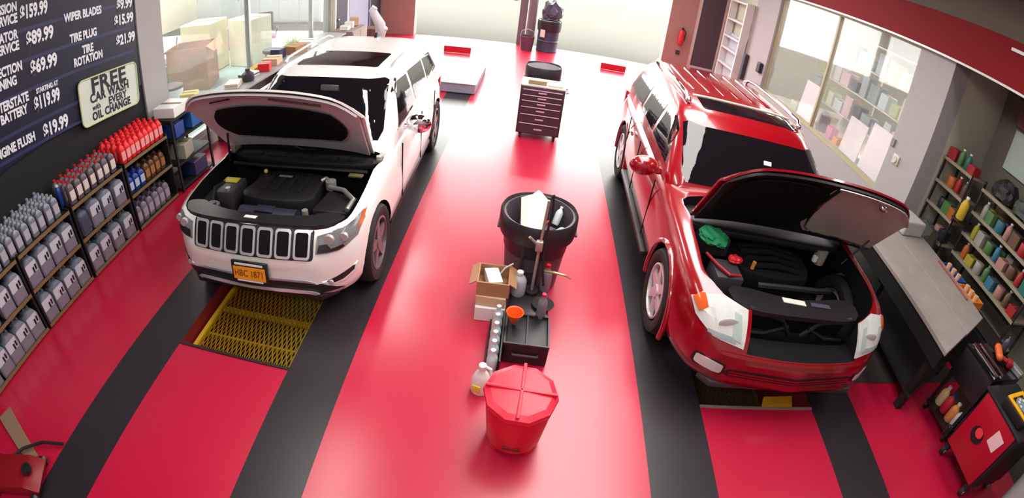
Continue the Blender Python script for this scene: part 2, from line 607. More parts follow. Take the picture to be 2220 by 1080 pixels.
def loft_cabin(levels, mat, bow=.10):
    """stack of rounded sections: (z, y front, y rear, half width, corner radius)"""
    t = bmesh.new()
    rings = []
    for z, yf, yr, hw, r in levels:
        o = rr(0, (yf + yr) / 2, hw * 2, yr - yf, r, 5)
        # bowed windscreen line
        rings.append([t.verts.new((x, y + (bow * (x / hw) ** 2 if y < (yf + yr) / 2 else 0), z)) for x, y in o])
    N = len(rings[0])
    for a, b in zip(rings, rings[1:]):
        for k in range(N):
            t.faces.new((a[k], a[(k + 1) % N], b[(k + 1) % N], b[k]))
    t.faces.new(rings[0][::-1])
    top = rings[-1]
    c = t.verts.new((0, sum(v.co.y for v in top) / N, levels[-1][0] + .012))
    for k in range(N):
        t.faces.new((top[k], top[(k + 1) % N], c))
    bmesh.ops.recalc_face_normals(t, faces=t.faces)
    return t

def boolean(obj, cutters):
    bpy.context.view_layer.update()
    for c in cutters:
        m = obj.modifiers.new('cut', 'BOOLEAN')
        m.operation = 'DIFFERENCE'
        m.solver = 'EXACT'
        m.object = c
        try:
            m.material_mode = 'TRANSFER'
        except Exception:
            pass
    dg = bpy.context.evaluated_depsgraph_get()
    me = bpy.data.meshes.new_from_object(obj.evaluated_get(dg))
    obj.modifiers.clear()
    obj.data = me
    for c in cutters:
        bpy.data.objects.remove(c)

def project_mesh(t, bvh, axis, side, off, thick):
    """lay a flat bmesh (2D in xy) on a body and give it thickness: axis y = front view (x,z), x = side view (y,z), z = plan (x,y)"""
    nr = {}
    for v in t.verts:
        a, b = v.co.x, v.co.y
        if axis == 'y':
            o, d = Vector((a, -2 if side > 0 else 9, b)), Vector((0, side, 0))
        elif axis == 'x':
            o, d = Vector((3 * side, a, b)), Vector((-side, 0, 0))
        else:
            o, d = Vector((a, b, 4)), Vector((0, 0, -1))
        h, n, i, dist = bvh.ray_cast(o, d)
        if h is None:
            h, n, i, dist = bvh.find_nearest(o + d * (2.2 if axis != 'x' else 2.1))
        if n.dot(d) > 0:
            n = -n
        nr[v.index] = n.copy()
        v.co = h + n * off
    t.verts.index_update()
    V = list(t.verts)
    F = [[v.index for v in f.verts] for f in t.faces]
    E = [(e.verts[0].index, e.verts[1].index) for e in t.edges if len(e.link_faces) == 1]
    lo = [t.verts.new(v.co - nr[v.index] * thick) for v in V]
    for f in F:
        try:
            t.faces.new([lo[i] for i in f[::-1]])
        except ValueError:
            pass
    for i, j in E:
        try:
            t.faces.new((V[i], V[j], lo[j], lo[i]))
        except ValueError:
            pass
    bmesh.ops.recalc_face_normals(t, faces=t.faces)

def fill(outer, sub):
    t = bmesh.new()
    t.faces.new([t.verts.new((p[0], p[1], 0)) for p in outer])
    bmesh.ops.triangulate(t, faces=t.faces)
    for _ in range(5):
        e = [x for x in t.edges if x.calc_length() > sub]
        if not e:
            break
        bmesh.ops.subdivide_edges(t, edges=e, cuts=1)
        bmesh.ops.triangulate(t, faces=[f for f in t.faces if len(f.verts) > 3])
    return t

def decal(name, outer, bvh, axis, mat, parent, off=.004, thick=.006, sub=.06, side=1):
    t = fill(outer, sub)
    t.verts.index_update()
    project_mesh(t, bvh, axis, side, off, thick)
    return MB()._add(t).build(name, mat, parent, angle=50)

def ring(name, outer, inner, bvh, axis, mat, parent, off=.006, thick=.010, side=1):
    t = bmesh.new()
    a = [t.verts.new((p[0], p[1], 0)) for p in outer]
    b = [t.verts.new((p[0], p[1], 0)) for p in inner]
    n = len(a)
    for k in range(n):
        t.faces.new((a[k], a[(k + 1) % n], b[(k + 1) % n], b[k]))
    t.verts.index_update()
    project_mesh(t, bvh, axis, side, off, thick)
    return MB()._add(t).build(name, mat, parent, angle=50)

def wheel(parent, x, y, z, R, side, spokes, tw=.24, rimr=.68, rim=None):
    rim = rim or ALLOY
    k = MB()
    w2 = tw / 2
    k.lathe([(R * .68, -w2 * .85), (R * .80, -w2), (R * .93, -w2 * .95), (R * .99, -w2 * .6), (R, 0), (R * .99, w2 * .6), (R * .93, w2 * .95), (R * .80, w2), (R * .68, w2 * .85), (R * .66, 0), (R * .68, -w2 * .85)], (0, 0, 0), RUB, 36, 'x', caps=False)
    o = k.build('wheel', None, parent, loc=(x, y, z))
    k = MB()
    r = R * rimr
    k.lathe([(r, -w2 * .8), (r * 1.0, w2 * .9), (r * .93, w2 * .92), (r * .90, w2 * .5), (r * .88, -w2 * .7)], (0, 0, 0), rim, 32, 'x', caps=False)
    k.cyl((-w2 * .3, 0, 0), r * .9, .02, DSTEEL, 'x', 28)
    if side < 0:
        bmesh.ops.transform(k.bm, matrix=Matrix.Rotation(pi, 4, 'Z'), verts=k.bm.verts)
    k.build('rim', None, o)
    s = MB()
    for j in range(spokes):
        a = 2 * pi * j / spokes + .3
        t = bmesh.new()
        r0, r1 = r * .16, r * .93
        vs = []
        for rr_, hw_ in ((r0, .046), (r1, .036)):
            for xo in (w2 * .62, w2 * .82):
                for sg in (-1, 1):
                    vs.append(t.verts.new((side * xo, rr_ * cos(a) - sg * hw_ * sin(a), rr_ * sin(a) + sg * hw_ * cos(a))))
        for q in ((0, 1, 3, 2), (4, 6, 7, 5), (0, 4, 5, 1), (2, 3, 7, 6), (0, 2, 6, 4), (1, 5, 7, 3)):
            t.faces.new([vs[i] for i in q])
        bmesh.ops.recalc_face_normals(t, faces=t.faces)
        s._add(t)
    s.cyl((side * w2 * .74, 0, 0), r * .24, w2 * .3, None, 'x', 20)
    s.build('spokes', rim, o, angle=30)
    return o

def hood_panel(parent, hy, hz, ang, L, hw_h, hw_f, crown, cx, paint, under, pad, rnd=.16, bl=.1, padm=BAYK, name='hood', padrange=(-.74, .74, .10, .86)):
    """raised bonnet with a crowned skin, a pressed inner panel and an insulation pad"""
    d = Vector((0, -cos(ang), sin(ang)))
    n = Vector((0, sin(ang), cos(ang)))
    base = Vector((cx, hy, hz))
    def P(u, v, off=0.0):
        hw = hw_h + (hw_f - hw_h) * v
        au = abs(u)
        s = v * L * (1 - bl * au ** 2.2 - rnd * max(0, (au - .72) / .28) ** 2 * v)
        c = crown * (1 - au ** 3) - .05 * max(0, (v - .8) / .2) ** 2
        return base + Vector((u * hw, 0, 0)) + d * s + n * (c + off)
    def sheet(u0, u1, v0, v1, off, th, nu=24, nv=16, cut=None):
        t = bmesh.new()
        def q(i, j):
            a, b = i / nu * 2 - 1, j / nv * 2 - 1
            if cut:                       # rounded outline
                a, b = a * math.sqrt(1 - cut * b * b), b * math.sqrt(1 - cut * a * a)
            return P(u0 + (u1 - u0) * (a + 1) / 2, v0 + (v1 - v0) * (b + 1) / 2, off)
        g = [[t.verts.new(q(i, j)) for i in range(nu + 1)] for j in range(nv + 1)]
        for j in range(nv):
            for i in range(nu):
                t.faces.new((g[j][i], g[j][i + 1], g[j + 1][i + 1], g[j + 1][i]))
        bmesh.ops.recalc_face_normals(t, faces=t.faces)
        bmesh.ops.solidify(t, geom=t.faces[:], thickness=th)
        bmesh.ops.recalc_face_normals(t, faces=t.faces)
        return t
    h = MB()._add(sheet(-1, 1, 0, 1, 0, .018)).build(name, paint, parent)
    MB()._add(sheet(-.96, .96, .02, .97, -.034, .02)).build('inner_panel', under, h)
    if pad:
        u0, u1, v0, v1 = padrange
        MB()._add(sheet(u0, u1, v0, v1, -.072, .012, 30, 20, .3)).build('insulation_pad', padm, h)
    return h, P

def suv_body(root, spec, mat):
    t = loft_body(spec['L'], spec['w'], spec['t'], spec['b'], spec['ys'], spec['bow'], mat)
    lower = BVHTree.FromBMesh(t)
    body = MB()._add(t, mat).build('body', None, root, angle=40)
    cut = []
    for y, z, r in spec['wells']:
        for s in (-1, 1):
            k = MB(); k.cyl((s * (spec['W'] - .12), y, z), r, .52, BAYK, 'x', 40)
            cut.append(k.build('c', None, root))
    k = MB(); k.prism(spec['bay'], spec['bayz'], 1.6, BAYK)
    cut.append(k.build('c', None, root))
    for b in spec.get('extra', []):
        k = MB(); k.box(*b, BAYK); cut.append(k.build('c', None, root))
    boolean(body, cut)
    body.data.shade_smooth()
    body.data.set_sharp_from_angle(angle=radians(38))
    t = loft_cabin(spec['cabin'], mat, spec.get('glass_bow', .10))
    cab = BVHTree.FromBMesh(t)
    MB()._add(t, mat).build('cabin', None, root, angle=50)
    return lower, cab

def place_in_bay(root, fn, name, mat=None, label=None, parent=None, **kw):
    k = MB()
    fn(k)
    o = k.build(name, mat, parent or root, **kw)
    if label:
        o['label'] = label
    return o

# ------------------------------------------------ white car
def white_car():
    r = thing('parked_car', 'white suv with raised hood over the left pit', 'car', (-2.06, 2.70, 0), .03)
    S = dict(L=4.62, W=.94, bow=.05,
        w=[(.10, .60), (.125, .68), (.165, .755), (.23, .82), (.34, .885), (.5, .92), (.8, .94), (4.1, .94), (4.4, .88), (4.55, .78), (4.62, .66)],
        t=[(.10, .57), (.125, .64), (.16, .71), (.20, .78), (.245, .835), (.33, .868), (.8, .91), (1.5, .955), (2.1, .98), (4.2, 1.02), (4.5, 1.0), (4.62, .9)],
        b=[(.10, .31), (.18, .26), (.5, .23), (4.0, .24), (4.4, .30), (4.62, .38)],
        ys=[.10, .125, .16, .20, .245, .33, .42, .5, .65, .8, 1.0, 1.2, 1.5, 1.8, 2.1, 2.5, 3, 3.5, 3.9, 4.1, 4.25, 4.4, 4.5, 4.55, 4.62],
        wells=[(.88, .33, .42), (3.86, .33, .43)],
        bay=sm([(-.50, .262), (0, .245), (.50, .262), (.76, .39), (.815, .7), (.80, 1.2), (.77, 1.52), (0, 1.56), (-.77, 1.52), (-.80, 1.2), (-.815, .7), (-.76, .39)], 4), bayz=.45,
        cabin=[(.93, 1.50, 4.52, .87, .12), (1.0, 1.52, 4.52, .86, .14), (1.12, 1.66, 4.47, .83, .16), (1.3, 1.86, 4.36, .775, .2), (1.44, 2.02, 4.24, .725, .22), (1.505, 2.12, 4.18, .695, .24), (1.54, 2.22, 4.14, .655, .26), (1.56, 2.36, 4.08, .59, .26), (1.572, 2.6, 3.9, .45, .22)])
    low, cab = suv_body(r, S, CARW)
    # glass
    ws = decal('windshield', [(-.72, 1.03), (.72, 1.03), (.75, 1.10), (.67, 1.47), (.62, 1.495), (-.62, 1.495), (-.67, 1.47), (-.75, 1.10)], cab, 'y', TINT, r, .005, .006, .09)
    k = MB(); k.box((.08, 2.02, 1.42), (.20, .05, .06), None, bev=.012); k.build('sensor_housing', DGRY, ws)
    for s in (1, -1):
        decal('front_side_window', [(1.98, 1.06), (2.75, 1.08), (2.72, 1.42), (2.36, 1.44), (2.2, 1.36)], cab, 'x', TINT, r, .005, .006, .09, s)
        decal('rear_side_window', [(2.83, 1.08), (3.52, 1.10), (3.50, 1.40), (2.81, 1.43)], cab, 'x', TINT, r, .005, .006, .09, s)
        decal('quarter_window', [(3.60, 1.12), (4.12, 1.18), (3.98, 1.36), (3.58, 1.40)], cab, 'x', TINT, r, .005, .006, .09, s)
        ring('window_trim', [(1.90, 1.035), (2.8, 1.05), (3.6, 1.08), (4.2, 1.15), (4.02, 1.395), (3.5, 1.43), (2.75, 1.465), (2.32, 1.47), (2.14, 1.38)], [(1.98, 1.06), (2.8, 1.075), (3.6, 1.105), (4.14, 1.17), (3.99, 1.37), (3.5, 1.405), (2.75, 1.44), (2.36, 1.445), (2.2, 1.37)], cab, 'x', CHROME, r, .003, .004, s)
        k = MB()
        k.tube([(s * .64, 2.45, 1.57), (s * .655, 2.55, 1.605), (s * .67, 3.2, 1.615), (s * .66, 3.85, 1.60), (s * .64, 3.98, 1.56)], .016, None, 8)
        k.build('roof_rail', ALUM, r)
        k = MB()
        k.ball((0, 0, 0), .13, None, (1.0, .48, .78)); k.box((-s * .10, .02, -.05), (.12, .06, .06), None, bev=.015)
        m = k.build('side_mirror', CHROME, r, loc=(s * 1.06, 1.97, 1.11))
        k = MB(); k.ball((0, .035, 0), .115, None, (1.0, .35, .58)); k.build('mirror_glass', TINT, m)
        k = MB(); k.box((s * .90, 2.4, .30), (.06, 2.1, .07), None, bev=.02); k.build('sill_strip', BPLA, r)
        for y0 in (2.45, 3.3):
            k = MB(); k.box((s * .955, y0, .84), (.03, .16, .03), None, bev=.01); k.build('door_handle', CARW, r)
        for y0 in (1.78, 2.76, 3.62):
            k = MB(); k.box((s * .938, y0, .66), (.012, .008, .60)); k.build('door_seam', BAYK, r)
    decal('sunroof', rr(0, 2.72, .98, .62, .05), cab, 'z', TINT, r, .004, .006, .09)
    k = MB(); k.prism([(3.95, 1.565), (4.12, 1.555), (4.06, 1.63), (4.02, 1.63)], -.02, .02, None, 'yz', .006)
    k.build('roof_antenna', BPLA, r)
    # grille: seven slots
    g = MB()
    gr = decal('grille', rr(0, .735, 1.15, .225, .03), low, 'y', BPLA, r, .004, .01, .06)
    for j in range(7):
        c = (j - 3) * .160
        o = rr(c, .735, .137, .205, .025)
        i = rr(c, .735, .104, .168, .018)
        q = ring('slot_frame', o, i, low, 'y', BTRIM, gr, .016, .014)
        decal('slot_mesh', i, low, 'y', BAYK, gr, .009, .004, .06)
    for s in (1, -1):
        hl = decal('headlight', [(s * x, z) for x, z in ((.595, .675), (.60, .80), (.74, .835), (.865, .845), (.885, .80), (.87, .735), (.76, .69))], low, 'y', HLDK, r, .010, .016, .06)
        decal('headlight_bezel', [(s * x, z) for x, z in ((.61, .685), (.62, .74), (.68, .75), (.71, .715), (.79, .73), (.80, .71), (.76, .70))], low, 'y', BPLA, hl, .018, .006, .06)
        decal('side_marker', [(s * x, z) for x, z in ((.862, .785), (.862, .842), (.874, .840), (.878, .79))], low, 'y', AMB, hl, .018, .006, .06)
        k = MB(); k.cyl((0, 0, 0), .04, .03, None, 'y', 18)
        ex = low.ray_cast(Vector((s * .70, -2, .785)), Vector((0, 1, 0)))[0]
        k.build('projector', LSIL, hl, loc=ex + Vector((0, -.012, 0)))
        ex2 = low.ray_cast(Vector((s * .80, -2, .785)), Vector((0, 1, 0)))[0]
        k = MB(); k.cyl((0, 0, 0), .035, .03, None, 'y', 18); k.build('projector', LSIL, hl, loc=ex2 + Vector((0, -.018, 0)))
        fl = decal('fog_light_recess', [(s * x, z) for x, z in ((.66, .43), (.86, .50), (.85, .455), (.78, .415), (.70, .405))], low, 'y', BPLA, r, .006, .008, .05)
        fr_ = ring('fog_light_trim', [(s * x, z) for x, z in ((.63, .43), (.875, .515), (.865, .445), (.79, .40), (.69, .39))], [(s * x, z) for x, z in ((.66, .43), (.86, .50), (.85, .455), (.78, .415), (.70, .405))], low, 'y', CARW, fl, .010, .012)
        k = MB(); e = low.ray_cast(Vector((s * .70, -2, .42)), Vector((0, 1, 0)))[0]
        k.cyl(e + Vector((0, -.012, 0)), .022, .02, None, 'y', 14); k.build('fog_lamp', LSIL, fl)
    # lower black intake with chrome lip
    li = decal('lower_intake', [(-.78, .33), (-.60, .315), (.60, .315), (.78, .33), (.62, .415), (.50, .43), (-.50, .43), (-.62, .415)], low, 'y', BPLA, r, .006, .012, .07)
    decal('intake_lip', [(-.60, .318), (.60, .318), (.56, .342), (-.56, .342)], low, 'y', BTRIM, li, .022, .012, .07)
    decal('intake_upper_lip', [(-.64, .422), (-.5, .433), (.5, .433), (.64, .422), (.5, .447), (-.5, .447)], low, 'y', BTRIM, li, .014, .008, .07)
    k = MB(); k.prism([(-.74, .26), (.74, .26), (.62, .135), (-.62, .135)], .25, .30, None, bev=.01); k.build('chin_spoiler', BPLA, r)
    # registration plate
    pl = MB(); pl.box((0, 0, 0), (.345, .025, .185), None, bev=.006)
    p = pl.build('plate_frame', BPLA, r, loc=(0.02, .068, .505)); p.rotation_euler = (radians(-8), 0, 0)
    k = MB(); k.box((0, -.015, -.012), (.305, .008, .115), None); q = k.build('license_plate', PLATE, p)
    k = MB(); k.box((0, -.0152, .069), (.27, .006, .016), None); k.box((0, -.0152, -.081), (.25, .006, .014), None); k.build('plate_frame_text_band', WHITE, p)
    text('HBC 1871', .085, M('plate_ink', (120, 60, 20), .5), q, Matrix.Translation((0, -.021, -.012)) @ Matrix.Rotation(pi / 2, 4, 'X'), 'lettering', 'CENTER', .001, 0, .78)
    # hood
    h, P = hood_panel(r, 1.52, .955, radians(48), 1.13, .82, .90, .05, -.10, CARW, M('white_under_hood', (205, 200, 205), .5), True, padrange=(-.76, .80, .24, .78))
    k = MB(); k.tube([P(.1, .9, -.065), P(.62, .86, -.065)], .008); k.build('hood_seal', BPLA, h)
    k = MB(); k.tube([P(-.62, .86, -.065), P(-.34, .90, -.065)], .007); k.build('hood_seal', BPLA, h)
    k = MB(); k.tube([P(.0, .06, -.08), P(.1, .02, -.09), P(.28, .05, -.09)], .006); k.build('washer_hose', BPLA, h)
    for s in (-1, 1):
        k = MB(); k.box((s * .80, 1.45, .93), (.05, .16, .05), None, bev=.01); k.cyl((s * .80, 1.40, .96), .02, .05, None, 'x', 10); k.build('hood_hinge', STEEL, r)
    k = MB(); k.tube([P(-.80, .30, -.06), (-.79, 1.28, .86)], .012); k.build('gas_strut', BPLA, r)
    # engine bay furniture
    shroud = [(-.76, .46), (-.68, .325), (-.45, .262), (0, .245), (.45, .262), (.68, .325), (.77, .46), (.62, .50), (.48, .43), (.25, .385), (0, .38), (-.25, .385), (-.48, .44), (-.62, .50)]
    sh = place_in_bay(r, lambda k: k.prism(sm(shroud, 4), .842, .872, BPLA), 'radiator_shroud')
    place_in_bay(r, lambda k: k.prism([(-.06, -.018), (.055, -.02), (.06, .018), (-.055, .02)], .873, .877), 'shroud_sticker', WHITE, None, sh, loc=(-.02, .31, 0))
    def eng(k):
        k.prism(sm([(-.32, .72), (.30, .72), (.34, 1.0), (.28, 1.22), (-.30, 1.22), (-.34, 1.0)], 3), .60, .82, BPLA, bev=.02)
        for j in range(4):
            k.box((-.18 + j * .12, 1.0, .825), (.05, .30, .02), BPLA, bev=.006)
    e = place_in_bay(r, eng, 'engine_cover')
    place_in_bay(r, lambda k: k.box((-.05, 1.10, .836), (.14, .03, .004)), 'engine_badge', M('badge_grey', (130, 126, 130), .4), None, e)
    place_in_bay(r, lambda k: (k.cyl((0, .57, .70), .10, .56, M('intake_tube', (46, 46, 58), .35), 'x', 20), k.box((-.02, .56, .80), (.18, .10, .02), None, bev=.008)), 'intake_pipe')
    def air(k):
        k.prism([(.40, .62), (.72, .62), (.74, .90), (.44, .98)], .62, .80, BPLA, bev=.02)
    a = place_in_bay(r, air, 'air_filter_box')
    place_in_bay(r, lambda k: k.tube([(.44, .98, .83), (.60, .93, .84), (.73, .80, .83), (.72, .64, .82)], .022, None, 8), 'filter_clamp', M('silver_trim', (170, 165, 160), .3, .6), None, a)
    place_in_bay(r, lambda k: (k.cyl((.42, 1.08, .80), .05, .08, None), k.tube([(.42, 1.08, .83), (.36, 1.12, .84), (.32, 1.1, .82)], .018)), 'throttle_body', STEEL)
    b = place_in_bay(r, lambda k: k.box((-.58, .90, .70), (.22, .30, .22), None, bev=.012), 'battery', DGRY)
    place_in_bay(r, lambda k: k.box((-.60, .98, .816), (.16, .09, .008)), 'warning_label', M('label_yellow', (205, 190, 40), .5), None, b)
    place_in_bay(r, lambda k: k.cyl((-.54, .80, .82), .025, .03), 'terminal', STEEL, None, b)
    place_in_bay(r, lambda k: (k.cyl((-.58, .56, .70), .09, .18, None, r2=.07), k.cyl((-.58, .56, .80), .035, .03, None)), 'coolant_bottle', DGRY)
    place_in_bay(r, lambda k: k.tube([(-.66, .98, .80), (-.69, .80, .82), (-.62, .62, .78), (-.50, .52, .74), (-.40, .56, .70)], .020), 'coolant_hose', BPLA)
    place_in_bay(r, lambda k: k.tube([(.30, .50, .72), (.40, .46, .80), (.52, .52, .82), (.66, .56, .80)], .018), 'vent_hose', BPLA)
    place_in_bay(r, lambda k: k.cyl((.37, .56, .80), .028, .06), 'filler_cap', M('cap_steel', (190, 188, 180), .3, .6))
    place_in_bay(r, lambda k: k.box((.34, .45, .80), (.08, .03, .02), None, rz=.4), 'dipstick_handle', M('dip_yellow', (215, 180, 50), .5))
    place_in_bay(r, lambda k: (k.ball((-.30, 1.16, .84), .022),), 'oil_cap', M('cap_yellow', (210, 190, 90), .5))
    def cowl(k):
        k.prism(sm([(-.74, 1.36), (0, 1.30), (.74, 1.36), (.72, 1.52), (0, 1.55), (-.72, 1.52)], 3), .84, .90, BPLA, bev=.01)
        for j in range(5):
            k.box((-.56 + j * .28, 1.42, .905), (.20, .07, .012), BPLA, bev=.004)
    place_in_bay(r, cowl, 'cowl_panel')
    place_in_bay(r, lambda k: k.tube([(-.72, 1.25, .86), (-.2, 1.22, .87), (.3, 1.24, .87), (.72, 1.27, .86)], .018), 'strut_brace', BPLA)
    place_in_bay(r, lambda k: k.box((.62, 1.22, .84), (.14, .06, .02), None, bev=.006), 'fuse_box_label', M('olive_label', (96, 92, 60), .6))
    for y in (.88, 3.86):
        for s in (1, -1):
            wheel(r, s * .825, y, .365, .365, s, 5)
    # interior hints seen through the glass stay dark; rear lamps and bumper
    k = MB(); k.box((0, 4.60, .42), (1.4, .07, .16), None, bev=.02); k.build('rear_bumper', BPLA, r)
    for s in (1, -1):
        k = MB(); k.box((s * .82, 4.46, .86), (.12, .16, .16), None, bev=.02); k.build('tail_light', M('tail_red', (150, 20, 20), .2), r)
    return r
white_car()

# ------------------------------------------------ red car
def red_car():
    r = thing('parked_car', 'red suv with raised hood beside the work bench', 'car', (2.34, 2.33, 0), -.02)
    S = dict(L=5.2, W=1.06, bow=.06, glass_bow=.22,
        w=[(0, .70), (.03, .78), (.08, .86), (.16, .93), (.30, 1.0), (.5, 1.04), (.8, 1.06), (4.7, 1.06), (5.0, 1.0), (5.14, .88), (5.2, .74)],
        t=[(0, .56), (.04, .64), (.09, .72), (.16, .80), (.26, .88), (.45, .945), (.8, .985), (1.6, 1.04), (2.2, 1.06), (4.8, 1.08), (5.1, 1.06), (5.2, .95)],
        b=[(0, .34), (.1, .30), (.5, .28), (4.5, .30), (5.0, .36), (5.2, .42)],
        ys=[0, .04, .09, .16, .26, .35, .45, .6, .8, 1.0, 1.2, 1.4, 1.6, 1.9, 2.2, 2.7, 3.2, 3.7, 4.2, 4.7, 4.85, 5.0, 5.1, 5.14, 5.2],
        wells=[(1.04, .36, .46), (4.15, .36, .46)],
        bay=sm([(-.56, .30), (0, .26), (.56, .30), (.84, .55), (.86, .9), (.84, 1.3), (.80, 1.66), (0, 1.72), (-.80, 1.66), (-.84, 1.3), (-.86, .9), (-.84, .55)], 4), bayz=.48,
        extra=[((0.02, .2, .86), (1.08, .7, .44))],
        cabin=[(1.0, 1.64, 5.08, .98, .12), (1.08, 1.66, 5.08, .965, .14), (1.2, 1.80, 5.04, .935, .16), (1.38, 2.02, 4.98, .88, .2), (1.52, 2.20, 4.92, .83, .22), (1.59, 2.30, 4.88, .795, .24), (1.63, 2.42, 4.84, .75, .26), (1.655, 2.56, 4.76, .68, .26), (1.668, 2.8, 4.6, .54, .22)])
    low, cab = suv_body(r, S, CARR)
    decal('windshield', [(-.80, 1.10), (.80, 1.10), (.84, 1.16), (.79, 1.50), (.735, 1.53), (-.735, 1.53), (-.79, 1.50), (-.84, 1.16)], cab, 'y', TINT, r, .005, .006, .09)
    ins = MB(); e = cab.ray_cast(Vector((.12, -2, 1.36)), Vector((0, 1, 0)))[0]
    ins.box(e + Vector((0, -.012, 0)), (.09, .006, .045), None, rx=radians(-38)); ins.build('inspection_sticker', WHITE, r)
    for s in (1, -1):
        decal('front_side_window', [(2.14, 1.13), (2.95, 1.15), (2.92, 1.49), (2.56, 1.51), (2.38, 1.43)], cab, 'x', TINT, r, .005, .006, .09, s)
        decal('rear_side_window', [(3.05, 1.15), (3.78, 1.16), (3.76, 1.48), (3.02, 1.50)], cab, 'x', TINT, r, .005, .006, .09, s)
        decal('quarter_window', [(3.88, 1.17), (4.70, 1.20), (4.62, 1.44), (3.86, 1.47)], cab, 'x', TINT, r, .005, .006, .09, s)
        k = MB()
        k.tube([(s * .70, 2.75, 1.665), (s * .71, 2.82, 1.715), (s * .72, 3.4, 1.725), (s * .72, 4.3, 1.72), (s * .71, 4.55, 1.70), (s * .69, 4.62, 1.655)], .022, None, 10)
        k.ball((s * .70, 2.75, 1.67), .035); k.ball((s * .69, 4.62, 1.66), .035)
        k.build('roof_rail', CHROME, r)
        k = MB(); k.ball((0, 0, 0), .15, None, (1.0, .55, .66)); k.box((-s * .12, .03, -.04), (.14, .06, .07), None, bev=.015)
        m = k.build('side_mirror', CARR, r, loc=(s * 1.19, 2.02, 1.12))
        k = MB(); k.ball((0, .05, 0), .13, None, (1.0, .35, .62)); k.build('mirror_glass', TINT, m)
        k = MB(); k.box((s * 1.05, 2.6, .36), (.10, 1.9, .05), None, bev=.02); k.build('running_board', BPLA, r)
        for y0 in (2.62, 3.55):
            k = MB(); k.box((s * 1.072, y0, .90), (.03, .17, .04), None, bev=.012); k.build('door_handle', CHROME, r)
        for y0 in (1.98, 2.98, 3.82):
            k = MB(); k.box((s * 1.058, y0, .70), (.012, .008, .62)); k.build('door_seam', BAYK, r)
        for yc in (1.04, 4.15):                     # flared arches
            k = MB(); k.tube([(s * 1.035, yc + .475 * cos(a), .36 + .475 * sin(a)) for a in [radians(-12 + j * 204 / 16) for j in range(17)]], .026, None, 10)
            k.build('wheel_arch_flare', CARR, r)
    decal('sunroof', rr(.05, 2.80, 1.20, .38, .05), cab, 'z', TINT, r, .004, .006, .09)
    decal('wind_deflector', [(-.58, 3.0), (.68, 3.0), (.68, 3.04), (-.58, 3.04)], cab, 'z', M('pale_trim', (200, 190, 175), .4), r, .014, .012, .09)
    k = MB()
    for j in range(6):
        k.box(((j - 2.5) * .20, 3.9, 1.672), (.06, 1.25, .012), None, bev=.005)
    k.build('roof_ribs', CARR, r)
    for s in (1, -1):
        hl = decal('headlight', [(s * x, z) for x, z in ((.555, .665), (.555, .885), (.74, .91), (.90, .895), (.965, .84), (.93, .77), (.80, .70))], low, 'y', HLGT, r, .012, .018, .07)
        decal('turn_signal', [(s * x, z) for x, z in ((.86, .845), (.88, .895), (.915, .885), (.955, .845), (.915, .80))], low, 'y', AMB, hl, .022, .006, .05)
        k = MB(); e = low.ray_cast(Vector((s * .70, -2, .80)), Vector((0, 1, 0)))[0]
        k.ball((0, 0, 0), .07, None, (1.2, .16, .75)); k.build('reflector', M('lens_grey', (196, 202, 196), .15), hl, loc=e + Vector((0, -.012, 0)))
        for j, (x0, z0, x1, z1) in enumerate(((.585, .70, .66, .86), (.80, .80, .90, .86), (.62, .69, .84, .735))):
            decal('lens_facet', [(s * a_, b_) for a_, b_ in ((x0, z0), (x1, z0 + .02), (x1, z1), (x0 + .02, z1 - .01))], low, 'y', M('lens_facet_%d' % j, ((168, 186, 180), (196, 196, 190), (150, 162, 166))[j], .12), hl, .017, .004, .06)
        fl = decal('fog_lamp', rr(s * .76, .475, .20, .085, .02), low, 'y', HLGT, r, .008, .012, .06)
        ring('fog_lamp_bezel', rr(s * .76, .475, .235, .115, .03), rr(s * .76, .475, .20, .085, .02), low, 'y', BPLA, fl, .007, .008)
    li = decal('bumper_intake', [(-.60, .415), (.60, .415), (.66, .45), (.60, .485), (-.60, .485), (-.66, .45)], low, 'y', BPLA, r, .005, .008, .07)
    for z in (.44, .463):
        decal('intake_slat', [(-.60, z - .006), (.60, z - .006), (.60, z + .006), (-.60, z + .006)], low, 'y', CARR, li, .012, .008, .08)
    decal('bumper_step', [(-.70, .60), (.70, .60), (.72, .625), (-.72, .625)], low, 'y', CARR, r, .012, .02, .07)
    k = MB(); k.prism([(-.80, .16), (.80, .16), (.70, .06), (-.70, .06)], .28, .34, None, bev=.012); k.build('air_dam', DGRY, r)
    # radiator support standing where the grille was lifted away
    def sup(k):
        k.prism(sm([(-.56, .34), (0, .30), (.56, .34), (.60, .60), (0, .52), (-.60, .60)], 3), .83, .87, BPLA)
        k.box((0, .44, .72), (1.06, .04, .22), BAYK)
        for s in (-1, 1):
            k.tube([(s * .52, .36, .86), (s * .18, .33, .80), (s * .06, .33, .66)], .022, BPLA)
            k.tube([(s * .52, .34, .64), (s * .30, .32, .66), (s * .10, .33, .74)], .016, BPLA)
    rs = place_in_bay(r, sup, 'radiator_support')
    place_in_bay(r, lambda k: k.box((-.05, .48, .876), (.22, .06, .006), None, rz=-.08), 'emission_label', PAPER, None, rs)
    place_in_bay(r, lambda k: k.box((.22, .47, .876), (.20, .05, .006), None, rz=-.02), 'caution_label', M('slate_label', (70, 72, 90), .5), None, rs)
    def eng(k):
        k.prism(sm([(-.34, .95), (.34, .95), (.36, 1.45), (-.36, 1.45)], 3), .55, .80, BAYK, bev=.03)
        for j in range(4):
            k.tube([(-.30, 1.02 + j * .11, .80), (0, 1.02 + j * .11, .84), (.30, 1.02 + j * .11, .80)], .03, BAYK)
    place_in_bay(r, eng, 'engine_cover')
    place_in_bay(r, lambda k: k.box((-.60, 1.30, .84), (.30, .26, .18), None, bev=.02), 'fuse_box', M('fuse_grey', (54, 48, 54), .5))
